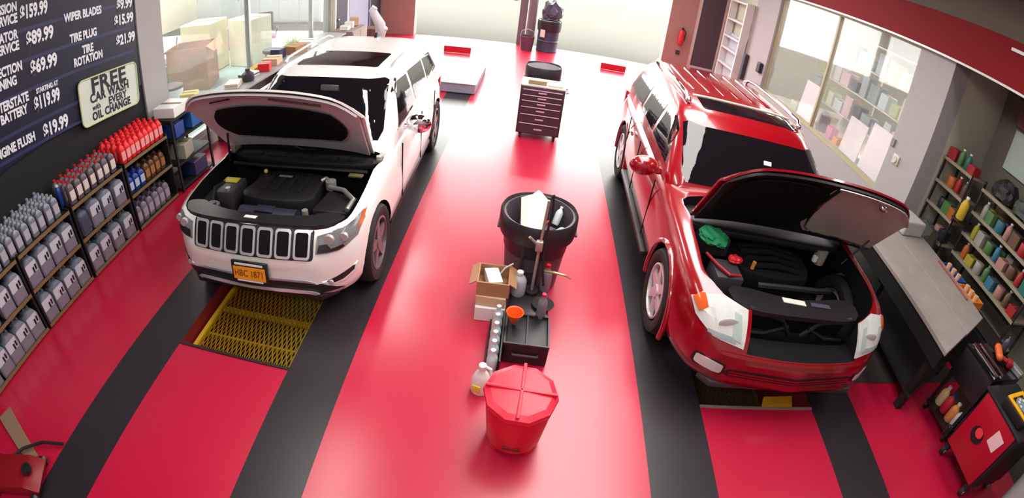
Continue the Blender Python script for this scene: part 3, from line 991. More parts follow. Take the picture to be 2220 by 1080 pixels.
    place_in_bay(r, lambda k: k.box((-.56, 1.42, .945), (.20, .10, .02), None, rz=-.1), 'fuse_box_label', M('label_grey', (170, 165, 168), .5))
    place_in_bay(r, lambda k: k.cyl((.62, 1.30, .86), .07, .14), 'brake_reservoir', M('reservoir_white', (150, 145, 130), .5))
    place_in_bay(r, lambda k: k.tube([(.50, 1.40, .90), (.62, 1.45, .93), (.74, 1.32, .92)], .025), 'heater_hose', M('hose_grey', (110, 105, 100), .6))
    place_in_bay(r, lambda k: k.cyl((.50, 1.20, .88), .028, .05), 'reservoir_cap', WHITE)
    place_in_bay(r, lambda k: k.box((-.60, .78, .78), (.24, .26, .24), None, bev=.015), 'battery', DGRY)
    place_in_bay(r, lambda k: k.tube([(-.74, .96, .90), (-.70, .76, .93), (-.62, .66, .92), (-.50, .70, .90)], .014), 'battery_cable', M('red_cable', (150, 20, 34), .5))
    place_in_bay(r, lambda k: k.cyl((-.26, .98, .84), .018, .07), 'dipstick_handle', M('dip_orange', (220, 140, 60), .5))
    place_in_bay(r, lambda k: k.tube([(-.30, .72, .82), (0, .68, .86), (.30, .72, .84), (.52, .80, .80)], .03), 'radiator_hose', BPLA)
    place_in_bay(r, lambda k: k.prism(sm([(-.80, 1.32), (0, 1.28), (.80, 1.32), (.78, 1.66), (0, 1.70), (-.78, 1.66)], 3), .90, .96, None, bev=.01), 'cowl_panel', BPLA)
    for s in (-1, 1):
        k = MB(); k.box((s * .86, 1.43, .99), (.05, .14, .05), None, bev=.01); k.build('hood_hinge', DSTEEL, r)
    h, P = hood_panel(r, 1.41, 1.0, radians(54.5), 1.03, 1.0, 1.0, .05, .17, CARR, M('hood_under_dark', (40, 34, 38), .4), True, padrange=(-.88, .02, .08, .90))
    # reflective foil shield on the right half of the underside
    def sheet(u0, u1, v0, v1, off, th):
        t = bmesh.new()
        nu, nv = 14, 10
        g = [[None] * (nu + 1) for _ in range(nv + 1)]
        for j in range(nv + 1):
            for i in range(nu + 1):
                a, b = i / nu, j / nv
                ua = u0 + (u1 - u0) * a
                if b < .35:
                    ua = max(ua, u0 + .16 * (1 - b / .35) ** 2)
                g[j][i] = t.verts.new(P(ua, v0 + (v1 - v0) * b, off))
        for j in range(nv):
            for i in range(nu):
                t.faces.new((g[j][i], g[j][i + 1], g[j + 1][i + 1], g[j + 1][i]))
        bmesh.ops.recalc_face_normals(t, faces=t.faces)
        bmesh.ops.solidify(t, geom=t.faces[:], thickness=th)
        return t
    MB()._add(sheet(-.04, .99, .14, .965, -.07, .008)).build('heat_shield', M('foil_silver', (208, 204, 192), .34, metal=.25, var=.12, scale=20), h)
    k = MB(); k.tube([P(-.04, .96, -.08), P(-.02, .6, -.08), P(.02, .40, -.08), P(.08, .24, -.08), P(.16, .17, -.08), P(.5, .14, -.08), P(.98, .14, -.08)], .016, None, 8)
    k.build('shield_rim', CHROME, h)
    k = MB(); k.ball(P(.52, .90, -.10), .045, None, (1.2, 1, .8)); k.build('hood_latch', CHROME, h)
    k = MB(); k.tube([P(.90, .30, -.06), (.80, 1.15, .90)], .010); k.build('prop_rod', BPLA, r)
    for y in (1.04, 4.15):
        for s in (1, -1):
            wheel(r, s * .93, y, .39, .39, s, 6, .26, .64, M('chrome_wheel', (214, 210, 212), .25, .3))
    k = MB(); k.box((0, 5.19, .48), (1.7, .08, .18), None, bev=.02); k.build('rear_bumper', CARR, r)
    for s in (1, -1):
        k = MB(); k.box((s * .93, 5.02, .95), (.12, .16, .22), None, bev=.02); k.build('tail_light', M('tail_red', (150, 20, 20), .2), r)
    return r
red_car()
def crumple(mat, name, loc, size, seed, label, cat, rz=0):
    rnd = random.Random(seed)
    t = bmesh.new()
    bmesh.ops.create_icosphere(t, subdivisions=3, radius=1)
    ph = [rnd.uniform(0, 6) for _ in range(6)]
    for v in t.verts:
        p = v.co.copy()
        f = 1 + .25 * abs(sin(p.x * 4 + ph[0]) * sin(p.y * 5 + ph[1])) + .2 * abs(sin(p.z * 7 + p.x * 5 + ph[2])) - .15
        v.co = Vector((p.x * f * size[0], p.y * f * size[1], max(p.z, -.35) * f * size[2]))
    return tag(MB()._add(t).build(name, mat, None, True, loc, rz, 25), label, cat)
crumple(GREEN, 'shop_rag', (1.70, 3.46, .975), (.11, .13, .06), 3, 'crumpled green rag lying in the red car engine bay', 'rag', .4)
crumple(REDP, 'shop_rag', (1.85, 3.22, .93), (.06, .05, .03), 5, 'small red rag next to the green rag in the engine bay', 'rag', .2)
# ---------------------------------------------------------------- price board on the left wall
def wall_mtx(y, z, x=-4.715, rot=-.075):
    m = Matrix(((0, 0, 1, x), (1, 0, 0, y), (0, 1, 0, z), (0, 0, 0, 1)))
    return m @ Matrix.Rotation(rot, 4, 'Z')
pb = thing('price_board', 'large navy price board with white lettering above the oil shelves', 'sign', (0, 0, 0))
k = MB(); k.box((-4.733, 3.15, 2.33), (.026, 3.06, 1.75)); k.build('board_panel', NAVY, pb, False)
for z, n in ((2.72, 0), (2.42, 1), (2.12, 2), (1.78, 3), (1.56, 4)):
    k = MB()
    t = bmesh.new(); bmesh.ops.create_cube(t, size=1); bmesh.ops.scale(t, vec=(2.92, .035, .004), verts=t.verts)
    k._add(t, None, wall_mtx(3.17, z - .10, -4.719)); k.build('row_band', NAVY2, pb, False)
def line(s, y, z, size, align='LEFT', sx=1.0, off=.006):
    return text(s, size, LETT, pb, wall_mtx(y, z, -4.716), 'lettering', align, .002, off, sx)
for s, z in (('$159.99', 2.80), ('$89.99', 2.525), ('$69.99', 2.23), ('$119.99', 1.865), ('$19.99', 1.555)):
    line(s, 2.96 if len(s) > 6 else 3.0, z, .185, 'LEFT', .62 if len(s) > 6 else .74, .007)
line('STARTING AT', 3.02, 1.985, .07, 'LEFT', .72, .003)
for s, z, yr in (('TRANSMISSION', 2.885, 2.93), ('SERVICE', 2.775, 2.92), ('RADIATOR', 2.62, 2.90), ('SERVICE', 2.51, 2.90), ('INJECTION', 2.305, 2.90), ('CLEANING', 2.195, 2.80), ('INTERSTATE', 1.985, 2.91), ('BATTERY', 1.875, 2.86), ('ENGINE FLUSH', 1.575, 2.88)):
    line(s, yr, z, .125, 'RIGHT', .70, .005)
for s, z in (('$9.99', 2.51), ('$15.99', 2.325), ('$21.99', 2.085)):
    line(s, 4.66, z, .165, 'RIGHT', .74)
line('WIPER BLADES', 3.55, 2.585, .125, 'LEFT', .70, .005)
line('TIRE PLUG', 3.60, 2.345, .125, 'LEFT', .72, .005)
line('TIRE', 3.85, 2.165, .125, 'CENTER', .72, .005)
line('ROTATION', 3.84, 2.055, .125, 'CENTER', .72, .005)
fs = thing('free_car_wash_sign', 'white rounded free car wash sign under the prices', 'sign', (0, 0, 0))
k = MB()
t = bmesh.new(); t.faces.new([t.verts.new((p[0], p[1], 0)) for p in rr(0, 0, 1.0, .52, .07, 5)])
t.normal_update(); bmesh.ops.solidify(t, geom=t.faces[:], thickness=.016)
k._add(t, None, wall_mtx(4.08, 1.56, -4.694)); k.build('sign_panel', M('sign_white', (205, 212, 200), .5), fs, False)
k = MB()
k.tube([tuple(wall_mtx(4.08, 1.56, -4.692) @ Vector((p[0], p[1], 0))) for p in rr(0, 0, 1.0, .52, .07, 5)], .010, None, 6, True); k.build('sign_border', M('sign_edge', (190, 205, 150), .5), fs)
for s, z, size, sx, off, y in (('FREE', .155, .24, 1.15, .007, 0), ('CAR WASH', .02, .145, .86, .004, 0), ('with', -.085, .09, .8, .001, -.25), ('EVERY', -.085, .12, .9, .003, .12), ('OIL CHANGE', -.185, .13, .82, .004, 0)):
    text(s, size, INK, fs, wall_mtx(4.08, 1.56, -4.690) @ Matrix.Translation((y, z, 0)), 'lettering', 'CENTER', .002, off, sx, 1.08)

# ---------------------------------------------------------------- oil shelves
UN = [(.95, 1.93), (1.95, 2.75), (2.78, 3.65), (3.68, 4.52)]
LV = [.05, .465, .85]
nm = ['nearest black shelving unit on the left wall', 'second black shelving unit of grey oil jugs along the wall', 'black shelving unit with red capped bottles on top', 'black shelving unit holding the red boxes on top']
for (a, b), lb in zip(UN, nm):
    r = thing('shelving_unit', lb, 'shelf', (-4.48, a, 0))
    L = b - a
    for i, z in enumerate(LV):
        k = MB(); k.box((0, L / 2, z - .0125), (.44, L - .05, .025)); s = k.build('shelf', SHBLK, r, False)
        k = MB(); k.box((.226, L / 2, z - .018), (.012, L - .02, .034)); k.build('shelf_edge', TAN, s, False)
    for y in (.0125, L - .0125):
        k = MB(); k.box((0, y, .435), (.45, .022, .87)); k.build('side_panel', SHBLK, r, False)
    k = MB(); k.box((-.215, L / 2, .44), (.012, L - .06, .78)); k.build('back_panel', SHBLK, r, False)
    k = MB(); k.box((0.18, L / 2, .0125), (.04, L - .06, .025)); k.build('toe_kick', SHBLK, r, False)

def bottle(name, label, body, cap, w, d, h, loc, lab=None, labmat=None, neck=.28, group=None, cat='bottle'):
    r = thing(name, label, cat, loc, 0, group)
    k = MB()
    o = rr(0, 0, d, w, min(w, d) * .28, 3)
    t = bmesh.new()
    lv = [(.0, .94), (.02, 1), (.62, 1), (.74, .93), (.84, .62), (.88, neck + .05), (.93, neck)]
    rings = [[t.verts.new((x * s, y * s, z * h)) for x, y in o] for z, s in lv]
    N = len(o)
    for p, q in zip(rings, rings[1:]):
        for i in range(N):
            t.faces.new((p[i], p[(i + 1) % N], q[(i + 1) % N], q[i]))
    t.faces.new(rings[0][::-1]); t.faces.new(rings[-1])
    k._add(t); k.build('bottle_body', body, r)
    k = MB(); k.cyl((0, 0, h * .955), min(w, d) * .26, h * .09, None, 'z', 12); k.build('cap', cap, r)
    if lab:
        k = MB(); k.box((d / 2 + .001, 0, h * .38), (.004, w * .82, h * .42), None, bev=.001); k.build('label', labmat, r, False)
    return r

def jug(name, label, body, w, d, h, loc, marks=True):
    """five quart jug: bevelled body, sloping shoulder with a moulded handle, cap and printed label"""
    r = thing(name, label, 'oil jug', loc)
    k = MB()
    k.prism([(-w / 2, 0), (w / 2, 0), (w / 2, h * .70), (w * .30, h * .90), (-w * .18, h * .93), (-w / 2, h * .74)], -d / 2, d / 2, None, 'yz', .012)
    k.tube([(0, w * .30, h * .86), (0, w * .22, h * 1.0), (0, -w * .05, h * 1.0), (0, -w * .10, h * .90)], .012, None, 8)
    k.build('jug_body', body, r, angle=30)
    k = MB(); k.cyl((0, -w * .30, h * .90), .022, .05, None, 'z', 12); k.build('cap', DGRY, r)
    lb = MB(); lb.box((d / 2 + .002, -w * .04, h * .60), (.004, w * .84, h * .36)); l = lb.build('label', M('jug_label', (190, 194, 206), .5), r, False)
    if marks:
        m = MB()
        m.box((d / 2 + .006, w * .06, h * .52), (.004, w * .12, h * .18)); m.box((d / 2 + .006, w * .26, h * .56), (.004, w * .12, h * .18))
        m.build('label_print', M('label_ink', (24, 20, 22), .5), l, False)
    m = MB(); m.box((d / 2 + .002, 0, h * .22), (.004, w * .8, h * .30)); m.build('lower_label', M('jug_label_low', (120, 117, 130), .5), r, False)
    return r

protoJ = None
LN = ['bottom', 'middle']
def put_jug(x, y, z, label):
    global protoJ
    if protoJ is None:
        protoJ = jug('oil_jug', label, GREYB, .172, .20, .315, (x, y, z))
        protoJ['group'] = 'grey oil jugs on the left shelves'
        return protoJ
    return dup(protoJ, (x, y, z), 0, label, 'grey oil jugs on the left shelves')
spec = [(0, 0, [1.08, 1.28, 1.455, 1.63, 1.806]), (0, 1, [1.62, 1.808]), (1, 0, [2.06, 2.25, 2.44, 2.63]), (1, 1, [2.06, 2.25, 2.44, 2.63]), (2, 0, [2.89, 3.09, 3.30, 3.52]), (2, 1, [3.10, 3.30, 3.52])]
un = ['nearest', 'second', 'third']
for u, l, ys in spec:
    for i, y in enumerate(ys):
        for dpt, x in ((0, -4.355), (1, -4.575)):
            put_jug(x, y, LV[l] + .001, f'grey oil jug, {ORD[i]} from the near end, {"front" if dpt == 0 else "back"} row, {LN[l]} shelf of {un[u]} unit')
tag(bottle('fluid_jug', 'greenish grey jug on the nearest middle shelf edge', M('green_grey', (92, 108, 104), .4), DGRY, .26, .2, .33, (-4.36, 1.36, LV[1] + .001), True, M('peach_label', (150, 110, 88), .5)), None, 'oil jug')
tag(bottle('fluid_jug', 'dark blue grey jug at the near end of third unit middle shelf', M('slate_jug', (70, 74, 92), .4), BPLA, .16, .2, .31, (-4.36, 2.92, LV[1] + .001), True, M('slate_label', (70, 72, 90), .5)), None, 'oil jug')

def rows(proto_fn, ys, xs, z, lab, group, jit=.004):
    p = None
    for i, y in enumerate(ys):
        for j, x in enumerate(xs):
            L = lab(i, j)
            loc = (x + random.uniform(-jit, jit), y + random.uniform(-jit, jit), z)
            if p is None:
                p = proto_fn(L, loc); p['group'] = group
            else:
                dup(p, loc, 0, L, group)
rw = ['front', 'second', 'third', 'fourth', 'back']
X5 = [-4.315 - .085 * j for j in range(5)]
rows(lambda L, loc: bottle('oil_bottle', L, GREYB, M('grey_cap', (150, 152, 160), .4), .088, .062, .235, loc, True, M('grey_label', (165, 166, 176), .5)),
     [1.50 + .112 * i for i in range(11)], X5, LV[2] + .001, lambda i, j: f'grey oil bottle, {ORD[i]} from the near end in the {rw[j]} row of the top shelf', 'grey oil bottles on the top shelf')
bottle('additive_bottle', 'bright blue bottle where grey bottles meet red capped ones', BLUEP, WPLA, .06, .06, .24, (-4.42, 2.79, LV[2] + .001))
rows(lambda L, loc: bottle('oil_bottle', L, M('smoke_bottle', (96, 84, 90), .35), REDP, .088, .07, .245, loc, True, M('round_label', (205, 196, 186), .5)),
     [2.87 + .112 * i for i in range(7)], X5[:4], LV[2] + .001, lambda i, j: f'red capped bottle, {ORD[i]} from the near end in the {rw[j]} row', 'red capped bottles on the third unit')
rows(lambda L, loc: bottle('oil_bottle', L, REDB, REDB, .082, .09, .245, loc, True, M('pink_label', (225, 150, 150), .5), .42),
     [3.735 + .088 * i for i in range(9)], [-4.32, -4.43, -4.54, -4.65], LV[2] + .001, lambda i, j: f'bright red bottle, {ORD[i]} from the near end in the {rw[j]} row', 'bright red bottles on the far unit')
rows(lambda L, loc: bottle('oil_bottle', L, BLUEP, BLUEP, .09, .08, .22, loc, True, M('blue_white', (175, 185, 215), .5)),
     [3.76 + .105 * i for i in range(3)], [-4.33, -4.45], LV[1] + .001, lambda i, j: f'deep blue bottle, {ORD[i]} in the {rw[j]} row of the far middle shelf', 'blue bottles on the far middle shelf')
rows(lambda L, loc: bottle('oil_bottle', L, BROWN, BPLA, .09, .08, .24, loc, True, M('amber_label', (150, 100, 60), .5)),
     [4.08 + .105 * i for i in range(4)], [-4.33, -4.45], LV[1] + .001, lambda i, j: f'amber brown bottle, {ORD[i]} in the {rw[j]} row of the far middle shelf', 'amber bottles on the far middle shelf')
rows(lambda L, loc: bottle('oil_bottle', L, M('mauve_grey_bottle', (118, 112, 128), .35), DGRY, .1, .07, .26, loc, True, M('mauve_label', (160, 154, 168), .5)),
     [3.76 + .118 * i for i in range(6)], [-4.32, -4.41, -4.50], LV[0] + .001, lambda i, j: f'mauve grey bottle, {ORD[i]} in the {rw[j]} row of the far bottom shelf', 'mauve grey bottles on the far bottom shelf')

# parts rack between the shelves and the pillar
r = thing('parts_rack', 'dark utility rack between the oil shelves and the grey pillar', 'rack', (-4.45, 5.0, 0))
for z in (.05, .38, .70, .98):
    k = MB(); k.box((0, 0, z), (.44, .78, .03)); k.build('rack_shelf', SHBLK, r, False)
for sx in (-1, 1):
    for sy in (-1, 1):
        k = MB(); k.box((sx * .21, sy * .38, .50), (.03, .03, 1.0)); k.build('rack_post', SHBLK, r, False)
def carton(name, label, loc, d, mat, rz=0, tape=TAN, cat='box', group=None):
    r = thing(name, label, cat, loc, rz, group)
    k = MB(); k.box((0, 0, d[2] / 2), d, None, bev=min(d) * .03, seg=1); k.build('box_body', mat, r, False)
    k = MB(); k.box((0, 0, d[2] + .001), (d[0] * .98, d[1] * .14, .003)); k.build('tape', tape, r, False)
    return r
carton('white_carton', 'white carton on top of the parts rack by the pillar', (-4.42, 4.88, .996), (.34, .40, .13), WHITE, .1)
carton('yellow_carton', 'small white and yellow carton at the rack top edge', (-4.36, 5.22, .996), (.22, .20, .16), M('pale_yellow', (215, 205, 130), .6), .3)
carton('blue_box', 'dark blue box on the upper rack shelf', (-4.40, 4.80, .716), (.26, .22, .18), BLUEP, .1)
carton('blue_box', 'bright blue box at the far end of the upper rack shelf', (-4.38, 5.18, .716), (.26, .24, .20), M('mid_blue', (36, 90, 160), .5))
carton('grey_box', 'pale grey box on the middle rack shelf', (-4.38, 4.88, .396), (.28, .26, .2), M('khaki_box', (150, 148, 130), .6), .2)
carton('blue_box', 'navy box on the bottom rack shelf', (-4.38, 5.1, .066), (.28, .30, .2), NAVY2)

# ---------------------------------------------------------------- side counter and what lies on it
sc = thing('side_counter', 'long counter under the left shopfront window', 'counter', (-4.44, 8.3, 0))
k = MB(); k.box((0, 0, .82), (.56, 4.6, .04), None, bev=.006); k.build('counter_top', M('counter_grey', (150, 148, 146), .5), sc, False)
for y in (-2.1, 0, 2.1):
    k = MB(); k.box((0, y, .40), (.50, .04, .80)); k.build('counter_leg', DGRY, sc, False)
k = MB(); k.box((-.22, 0, .60), (.02, 4.1, .36)); k.build('back_rail', DGRY, sc, False)
Z = .841
def stack_paper(label, loc, n, rz, mats):
    for i in range(n):
        k = MB(); k.box((0, 0, .011), (.22, .30, .022), None, bev=.002)
        o = k.build('catalogue', mats[i % len(mats)], None, False, (loc[0] + random.uniform(-.01, .01), loc[1] + random.uniform(-.01, .01), loc[2] + i * .0225), rz + random.uniform(-.1, .1))
        tag(o, label + ', ' + (['bottom one', 'second up', 'third up', 'topmost', 'fifth up'][i]), 'book', 'catalogues on the side counter')
stack_paper('catalogue in the cream pile near the counter start', (-4.45, 6.45, Z), 3, .2, [PAPER, CARDL, PAPER])
stack_paper('catalogue in the flat pile beside the yellow folder', (-4.47, 6.95, Z), 3, -.1, [PAPER, M('teal_book', (60, 110, 110), .6), PAPER])
k = MB(); k.box((0, 0, .02), (.14, .50, .04), None, bev=.004)
tag(k.build('yellow_folder', M('mustard', (196, 160, 60), .6), None, False, (-4.62, 7.38, Z), .10), 'long mustard yellow folder lying on the side counter', 'folder')
carton('red_box', 'small red box on the side counter', (-4.36, 7.30, Z), (.2, .2, .14), REDB, .3)
carton('tan_carton', 'tan carton with open papers on the side counter', (-4.46, 7.75, Z), (.28, .34, .12), CARDL, .2)
carton('blue_box', 'navy blue tub on the counter by the shopfront mullion', (-4.56, 8.15, Z), (.2, .24, .18), NAVY2)
carton('tan_carton', 'open tan carton further along the side counter', (-4.40, 8.55, Z), (.30, .36, .16), CARD, -.2)
carton('grey_box', 'pale parts box at the far side of the counter', (-4.40, 9.1, Z), (.28, .36, .14), WHITE, .1)
k = MB(); k.lathe([(.09, 0), (.11, .04), (.10, .12), (.04, .16), (.04, .20), (0, .20)], (0, 0, 0), None, 16)
tag(k.build('spray_can', DGRY, None, True, (-4.34, 6.72, Z)), 'dark squat canister between the catalogue piles', 'canister')

# ---------------------------------------------------------------- room behind the left shopfront
def open_carton(name, label, loc, d, mat, rz=0, fl=.22):
    r = thing(name, label, 'box', loc, rz)
    k = MB()
    for s in (-1, 1):
        k.box((s * (d[0] / 2 - .006), 0, d[2] / 2), (.012, d[1], d[2])); k.box((0, s * (d[1] / 2 - .006), d[2] / 2), (d[0] - .024, .012, d[2]))
    k.box((0, 0, .006), (d[0] - .024, d[1] - .024, .012))
    k.build('box_body', mat, r, False)
    for s in (-1, 1):
        k = MB(); k.box((s * (d[0] / 2 + fl * .42), 0, d[2] - fl * .24), (fl, d[1] * .96, .008), None, ry=s * .6); k.build('flap', mat, r, False)
    return r
open_carton('large_carton', 'large open cardboard carton in the room behind the shopfront', (-7.3, 9.0, 0), (.95, .9, .95), CARD, .35)
carton('stacked_carton', 'cream carton standing behind the large open carton', (-7.9, 10.3, 0), (.9, .9, 1.25), M('cream_box', (226, 218, 180), .7), .1)
carton('stacked_carton', 'pale cream carton piled beside the tall one', (-6.9, 10.9, 0), (.8, .8, 1.2), M('cream_box2', (230, 226, 200), .7), -.2)
tb = thing('waste_bin', 'white waste bin with dark lid behind the pillar', 'bin', (-6.55, 7.35, 0))
k = MB(); k.lathe([(.17, 0), (.21, .50), (.20, .50), (.19, .46)], (0, 0, 0), None, 20); k.build('bin_body', WHITE, tb)
k = MB(); k.lathe([(.22, .50), (.22, .55), (.10, .60), (0, .60)], (0, 0, 0), None, 20); k.build('bin_lid', DGRY, tb)
fm = thing('floor_machine', 'grey floor machine with white hood at the room edge', 'machine', (-8.2, 9.2, 0), .3)
k = MB(); k.box((0, 0, .28), (.5, .6, .42), None, bev=.05); k.build('machine_body', M('machine_grey', (120, 128, 130), .5), fm)
k = MB(); k.box((0, .05, .58), (.34, .42, .18), None, bev=.05); k.build('machine_hood', WHITE, fm)
k = MB(); k.tube([(0, .28, .4), (0, .5, .8), (0, .6, 1.0)], .02); k.build('push_handle', DGRY, fm)
for s in (-1, 1):
    k = MB(); k.cyl((s * .22, -.1, .07), .07, .05, None, 'x', 16); k.build('machine_wheel', RUB, fm)
cb = thing('storage_chest', 'low purple covered chest behind the office chair', 'chest', (-8.3, 12.6, 0), .1)
k = MB(); k.box((0, 0, .3), (1.5, .7, .6), None, bev=.03); k.build('chest_body', PURP, cb)
k = MB(); k.box((0, 0, .625), (1.54, .74, .05), None, bev=.015); k.build('chest_lid', PURP, cb)
ch = thing('office_chair', 'black office chair with mauve seat behind the shopfront', 'chair', (-7.0, 11.9, 0), .6)
k = MB(); k.box((0, 0, .47), (.48, .48, .09), None, bev=.03); k.build('seat', MAUVE, ch)
k = MB(); k.box((0, .26, .85), (.44, .07, .52), None, bev=.03, rx=-.15); k.build('backrest', BPLA, ch)
k = MB(); k.cyl((0, 0, .25), .03, .36); k.build('gas_column', DSTEEL, ch)
for j in range(5):
    a = 2 * pi * j / 5
    k = MB(); k.tube([(0, 0, .12), (.28 * cos(a), .28 * sin(a), .07)], .018); q = k.build('base_leg', DSTEEL, ch)
    k = MB(); k.ball((.28 * cos(a), .28 * sin(a), .03), .03); k.build('caster', RUB, q)
for s in (-1, 1):
    k = MB(); k.tube([(s * .24, -.05, .48), (s * .29, -.05, .66), (s * .29, .18, .68), (s * .22, .28, .62)], .016); k.build('armrest', BPLA, ch)
wc = thing('wall_cabinet', 'white cabinet run at the end of the side room', 'cabinet', (-9.6, 16.9, 0))
k = MB(); k.box((0, 0, .95), (4.2, .6, 1.9)); k.build('cabinet_body', WHITE, wc, False)
for j in range(5):
    k = MB(); k.box((-1.66 + j * .83, -.31, .95), (.78, .03, 1.78)); d = k.build('door', M('cab_door', (214, 220, 220), .5), wc, False)
    k = MB(); k.box((-1.66 + j * .83 + .3, -.335, 1.0), (.02, .02, .2)); k.build('handle', DSTEEL, d)
k = MB(); k.box((0, 0, 0), (.9, .03, .16))
tag(k.build('red_banner', M('pink_red', (225, 90, 110), .5), None, False, (-9.9, 16.9, 1.981)), 'small pinkish red banner above the white cabinets', 'banner')
pt = thing('potted_plant', 'yellow green plant by the shopfront window inside the side room', 'plant', (-5.5, 10.6, .0))
k = MB(); k.lathe([(.14, 0), (.19, .34), (.17, .34)], (0, 0, 0), None, 18); k.build('pot', CARDL, pt)
k = MB()
for j in range(70):
    a, e, l = random.uniform(0, 2 * pi), random.uniform(.5, 1.4), random.uniform(.25, .5)
    d = Vector((cos(a) * cos(e), sin(a) * cos(e), sin(e)))
    p = Vector((0, 0, .36)); q = p + d * l; s = Vector((-sin(a), cos(a), 0)) * .035
    k.quad(p, p + (q - p) * .5 + s, q + Vector((0, 0, -.05)), p + (q - p) * .5 - s)
k.build('foliage', M('leaf_lime', (176, 196, 90), .6), pt, False)
tv = thing('work_stool', 'grey round stool inside the shopfront by the plant', 'stool', (-5.6, 9.7, 0))
k = MB(); k.cyl((0, 0, .60), .2, .07, None, 'z', 24); k.build('seat', DGRY, tv)
for j in range(4):
    a = pi / 4 + j * pi / 2
    k = MB(); k.tube([(.12 * cos(a), .12 * sin(a), .57), (.2 * cos(a), .2 * sin(a), 0)], .014); k.build('leg', DSTEEL, tv)

# doors and frames at the far end of the left wall
def flat_door(idx, x, y, w, h, mat, sx=1):
    r = bpy.data.objects.new('door_%d' % idx, None); COL.objects.link(r); r['kind'] = 'structure'
    k = MB(); k.box((x, y, h / 2), (.05, w, h), None, bev=.006); o = k.build('door_leaf', mat, r, False); o['kind'] = 'structure'
    k = MB()
    for s in (-1, 1):
        k.box((x, y + s * (w / 2 + .04), h / 2), (.08, .07, h + .07))
    k.box((x, y, h + .04), (.08, w + .01, .07)); o = k.build('door_frame', WHITE if idx != 2 else M('slate_frame', (122, 124, 148), .5), r, False); o['kind'] = 'structure'
    k = MB(); k.ball((x + sx * .06, y - w * .4, 1.0), .035); o = k.build('door_knob', STEEL, r); o['kind'] = 'structure'
flat_door(1, -4.715, 11.62, .72, 2.1, M('dark_door', (50, 40, 58), .6))
flat_door(2, -4.715, 14.25, .95, 2.1, M('dark_door2', (54, 42, 56), .6))
k = MB(); k.box((-4.73, 12.95, 1.15), (.03, 1.5, 2.2)); struct('trim_6', k, M('slate_panel', (146, 150, 172), .5))
cab = thing('filing_cabinet', 'low grey cabinet against the far left wall by the dark door', 'cabinet', (-4.36, 11.3, 0))
k = MB(); k.box((0, 0, .42), (.55, 1.0, .80), None, bev=.01); k.build('cabinet_body', M('cab_taupe', (140, 126, 122), .6), cab, False)
for s in (-1, 1):
    k = MB(); k.box((.28, s * .24, .42), (.02, .46, .72), None, bev=.004); d = k.build('door', M('cab_taupe2', (150, 136, 130), .6), cab, False)
    k = MB(); k.box((.30, s * .06, .55), (.02, .02, .14)); k.build('handle', STEEL, d)
for j, (y, m, lb) in enumerate(((10.98, PAPER, 'white paper cup heap'), (11.25, WHITE, 'white tray'), (11.6, CARDL, 'cream bottle carton'))):
    carton('small_carton', lb + ' on the low grey cabinet', (-4.34, y, .83), (.2, .18, .10 + .05 * j), m, .2 * j)
carton('brown_carton', 'brown carton on the floor past the grey cabinet', (-4.3, 12.5, 0), (.5, .45, .62), M('dark_card', (120, 88, 80), .8), .1)
# ---------------------------------------------------------------- middle aisle, from the far door to the camera
def lined_can(label, loc, R, h, contents=True, body=M('can_grey', (84, 74, 80), .5), ang=0):
    r = thing('trash_can', label, 'trash can', loc, ang)
    k = MB()
    k.lathe([(R * .78, 0), (R * .80, .02), (R * .97, h * .93), (R * 1.03, h * .95), (R * 1.03, h), (R * .96, h), (R * .94, h * .9), (R * .78, .04), (0, .03)], (0, 0, 0), None, 36)
    k.build('can_body', body, r)
    for s in (-1, 1):
        k = MB(); k.tube([(s * R * .92, -.07, h * .80), (s * (R * .95 + .05), -.06, h * .78), (s * (R * .95 + .05), .06, h * .78), (s * R * .92, .07, h * .80)], .014); k.build('handle', body, r)
    k = MB()
    k.lathe([(R * .93, h * .55), (R * .98, h * .98), (R * 1.06, h * 1.03), (R * 1.11, h * .99), (R * 1.12, h * .86), (R * 1.10, h * .77), (R * 1.07, h * .78), (R * 1.07, h * .95)], (0, 0, 0), None, 48, wob=.012, caps=False)
    k.build('bin_liner', BAG, r)
    return r
can = lined_can('big grey trash can with black liner between the two cars', (.24, 3.86, 0), .315, .74)
k = MB()
for s in (-.11, .05):
    k.box((s, -.268, .33), (.02, .02, .44), None, bev=.006)
k.box((-.03, -.272, .46), (.14, .02, .03), None, bev=.006); k.box((-.03, -.262, .26), (.14, .02, .03), None, bev=.006)
k.build('moulded_grip', M('can_grey2', (60, 52, 58), .5), can)
crumple(DGRY, 'trash_heap', (.24, 3.86, .46), (.21, .21, .10), 11, 'dark rubbish filling the big grey trash can', 'rubbish')
k = MB()
pts = [(-.10, -.14), (.10, -.16), (.12, .12), (.02, .18), (-.13, .10)]
t = bmesh.new(); a = [t.verts.new((p[0], .06 * sin(p[1] * 9) + p[1] * .55, .14 + p[1] * .9)) for p in pts]; t.faces.new(a)
bmesh.ops.triangulate(t, faces=t.faces); bmesh.ops.subdivide_edges(t, edges=t.edges, cuts=2, use_grid_fill=True)
for v in t.verts:
    v.co.y += .02 * sin(v.co.x * 40)
bmesh.ops.recalc_face_normals(t, faces=t.faces)
bmesh.ops.solidify(t, geom=t.faces[:], thickness=.004); k._add(t)
tag(k.build('paper_sheet', PAPER, None, True, (.19, 3.93, .53)), 'white paper sheet sticking up out of the big trash can', 'paper')
def small_bottle(label, loc, mat, cap, R=.04, h=.2, rot=(0, 0, 0), name='plastic_bottle', group=None):
    r = thing(name, label, 'bottle', loc, 0, group)
    r.rotation_euler = rot
    k = MB(); k.lathe([(R * .9, 0), (R, .02), (R, h * .62), (R * .8, h * .74), (R * .38, h * .86), (R * .36, h * .93), (0, h * .93)], (0, 0, 0), None, 16); k.build('bottle_body', mat, r)
    k = MB(); k.cyl((0, 0, h * .955), R * .44, h * .09, None, 'z', 12); k.build('cap', cap, r)
    return r
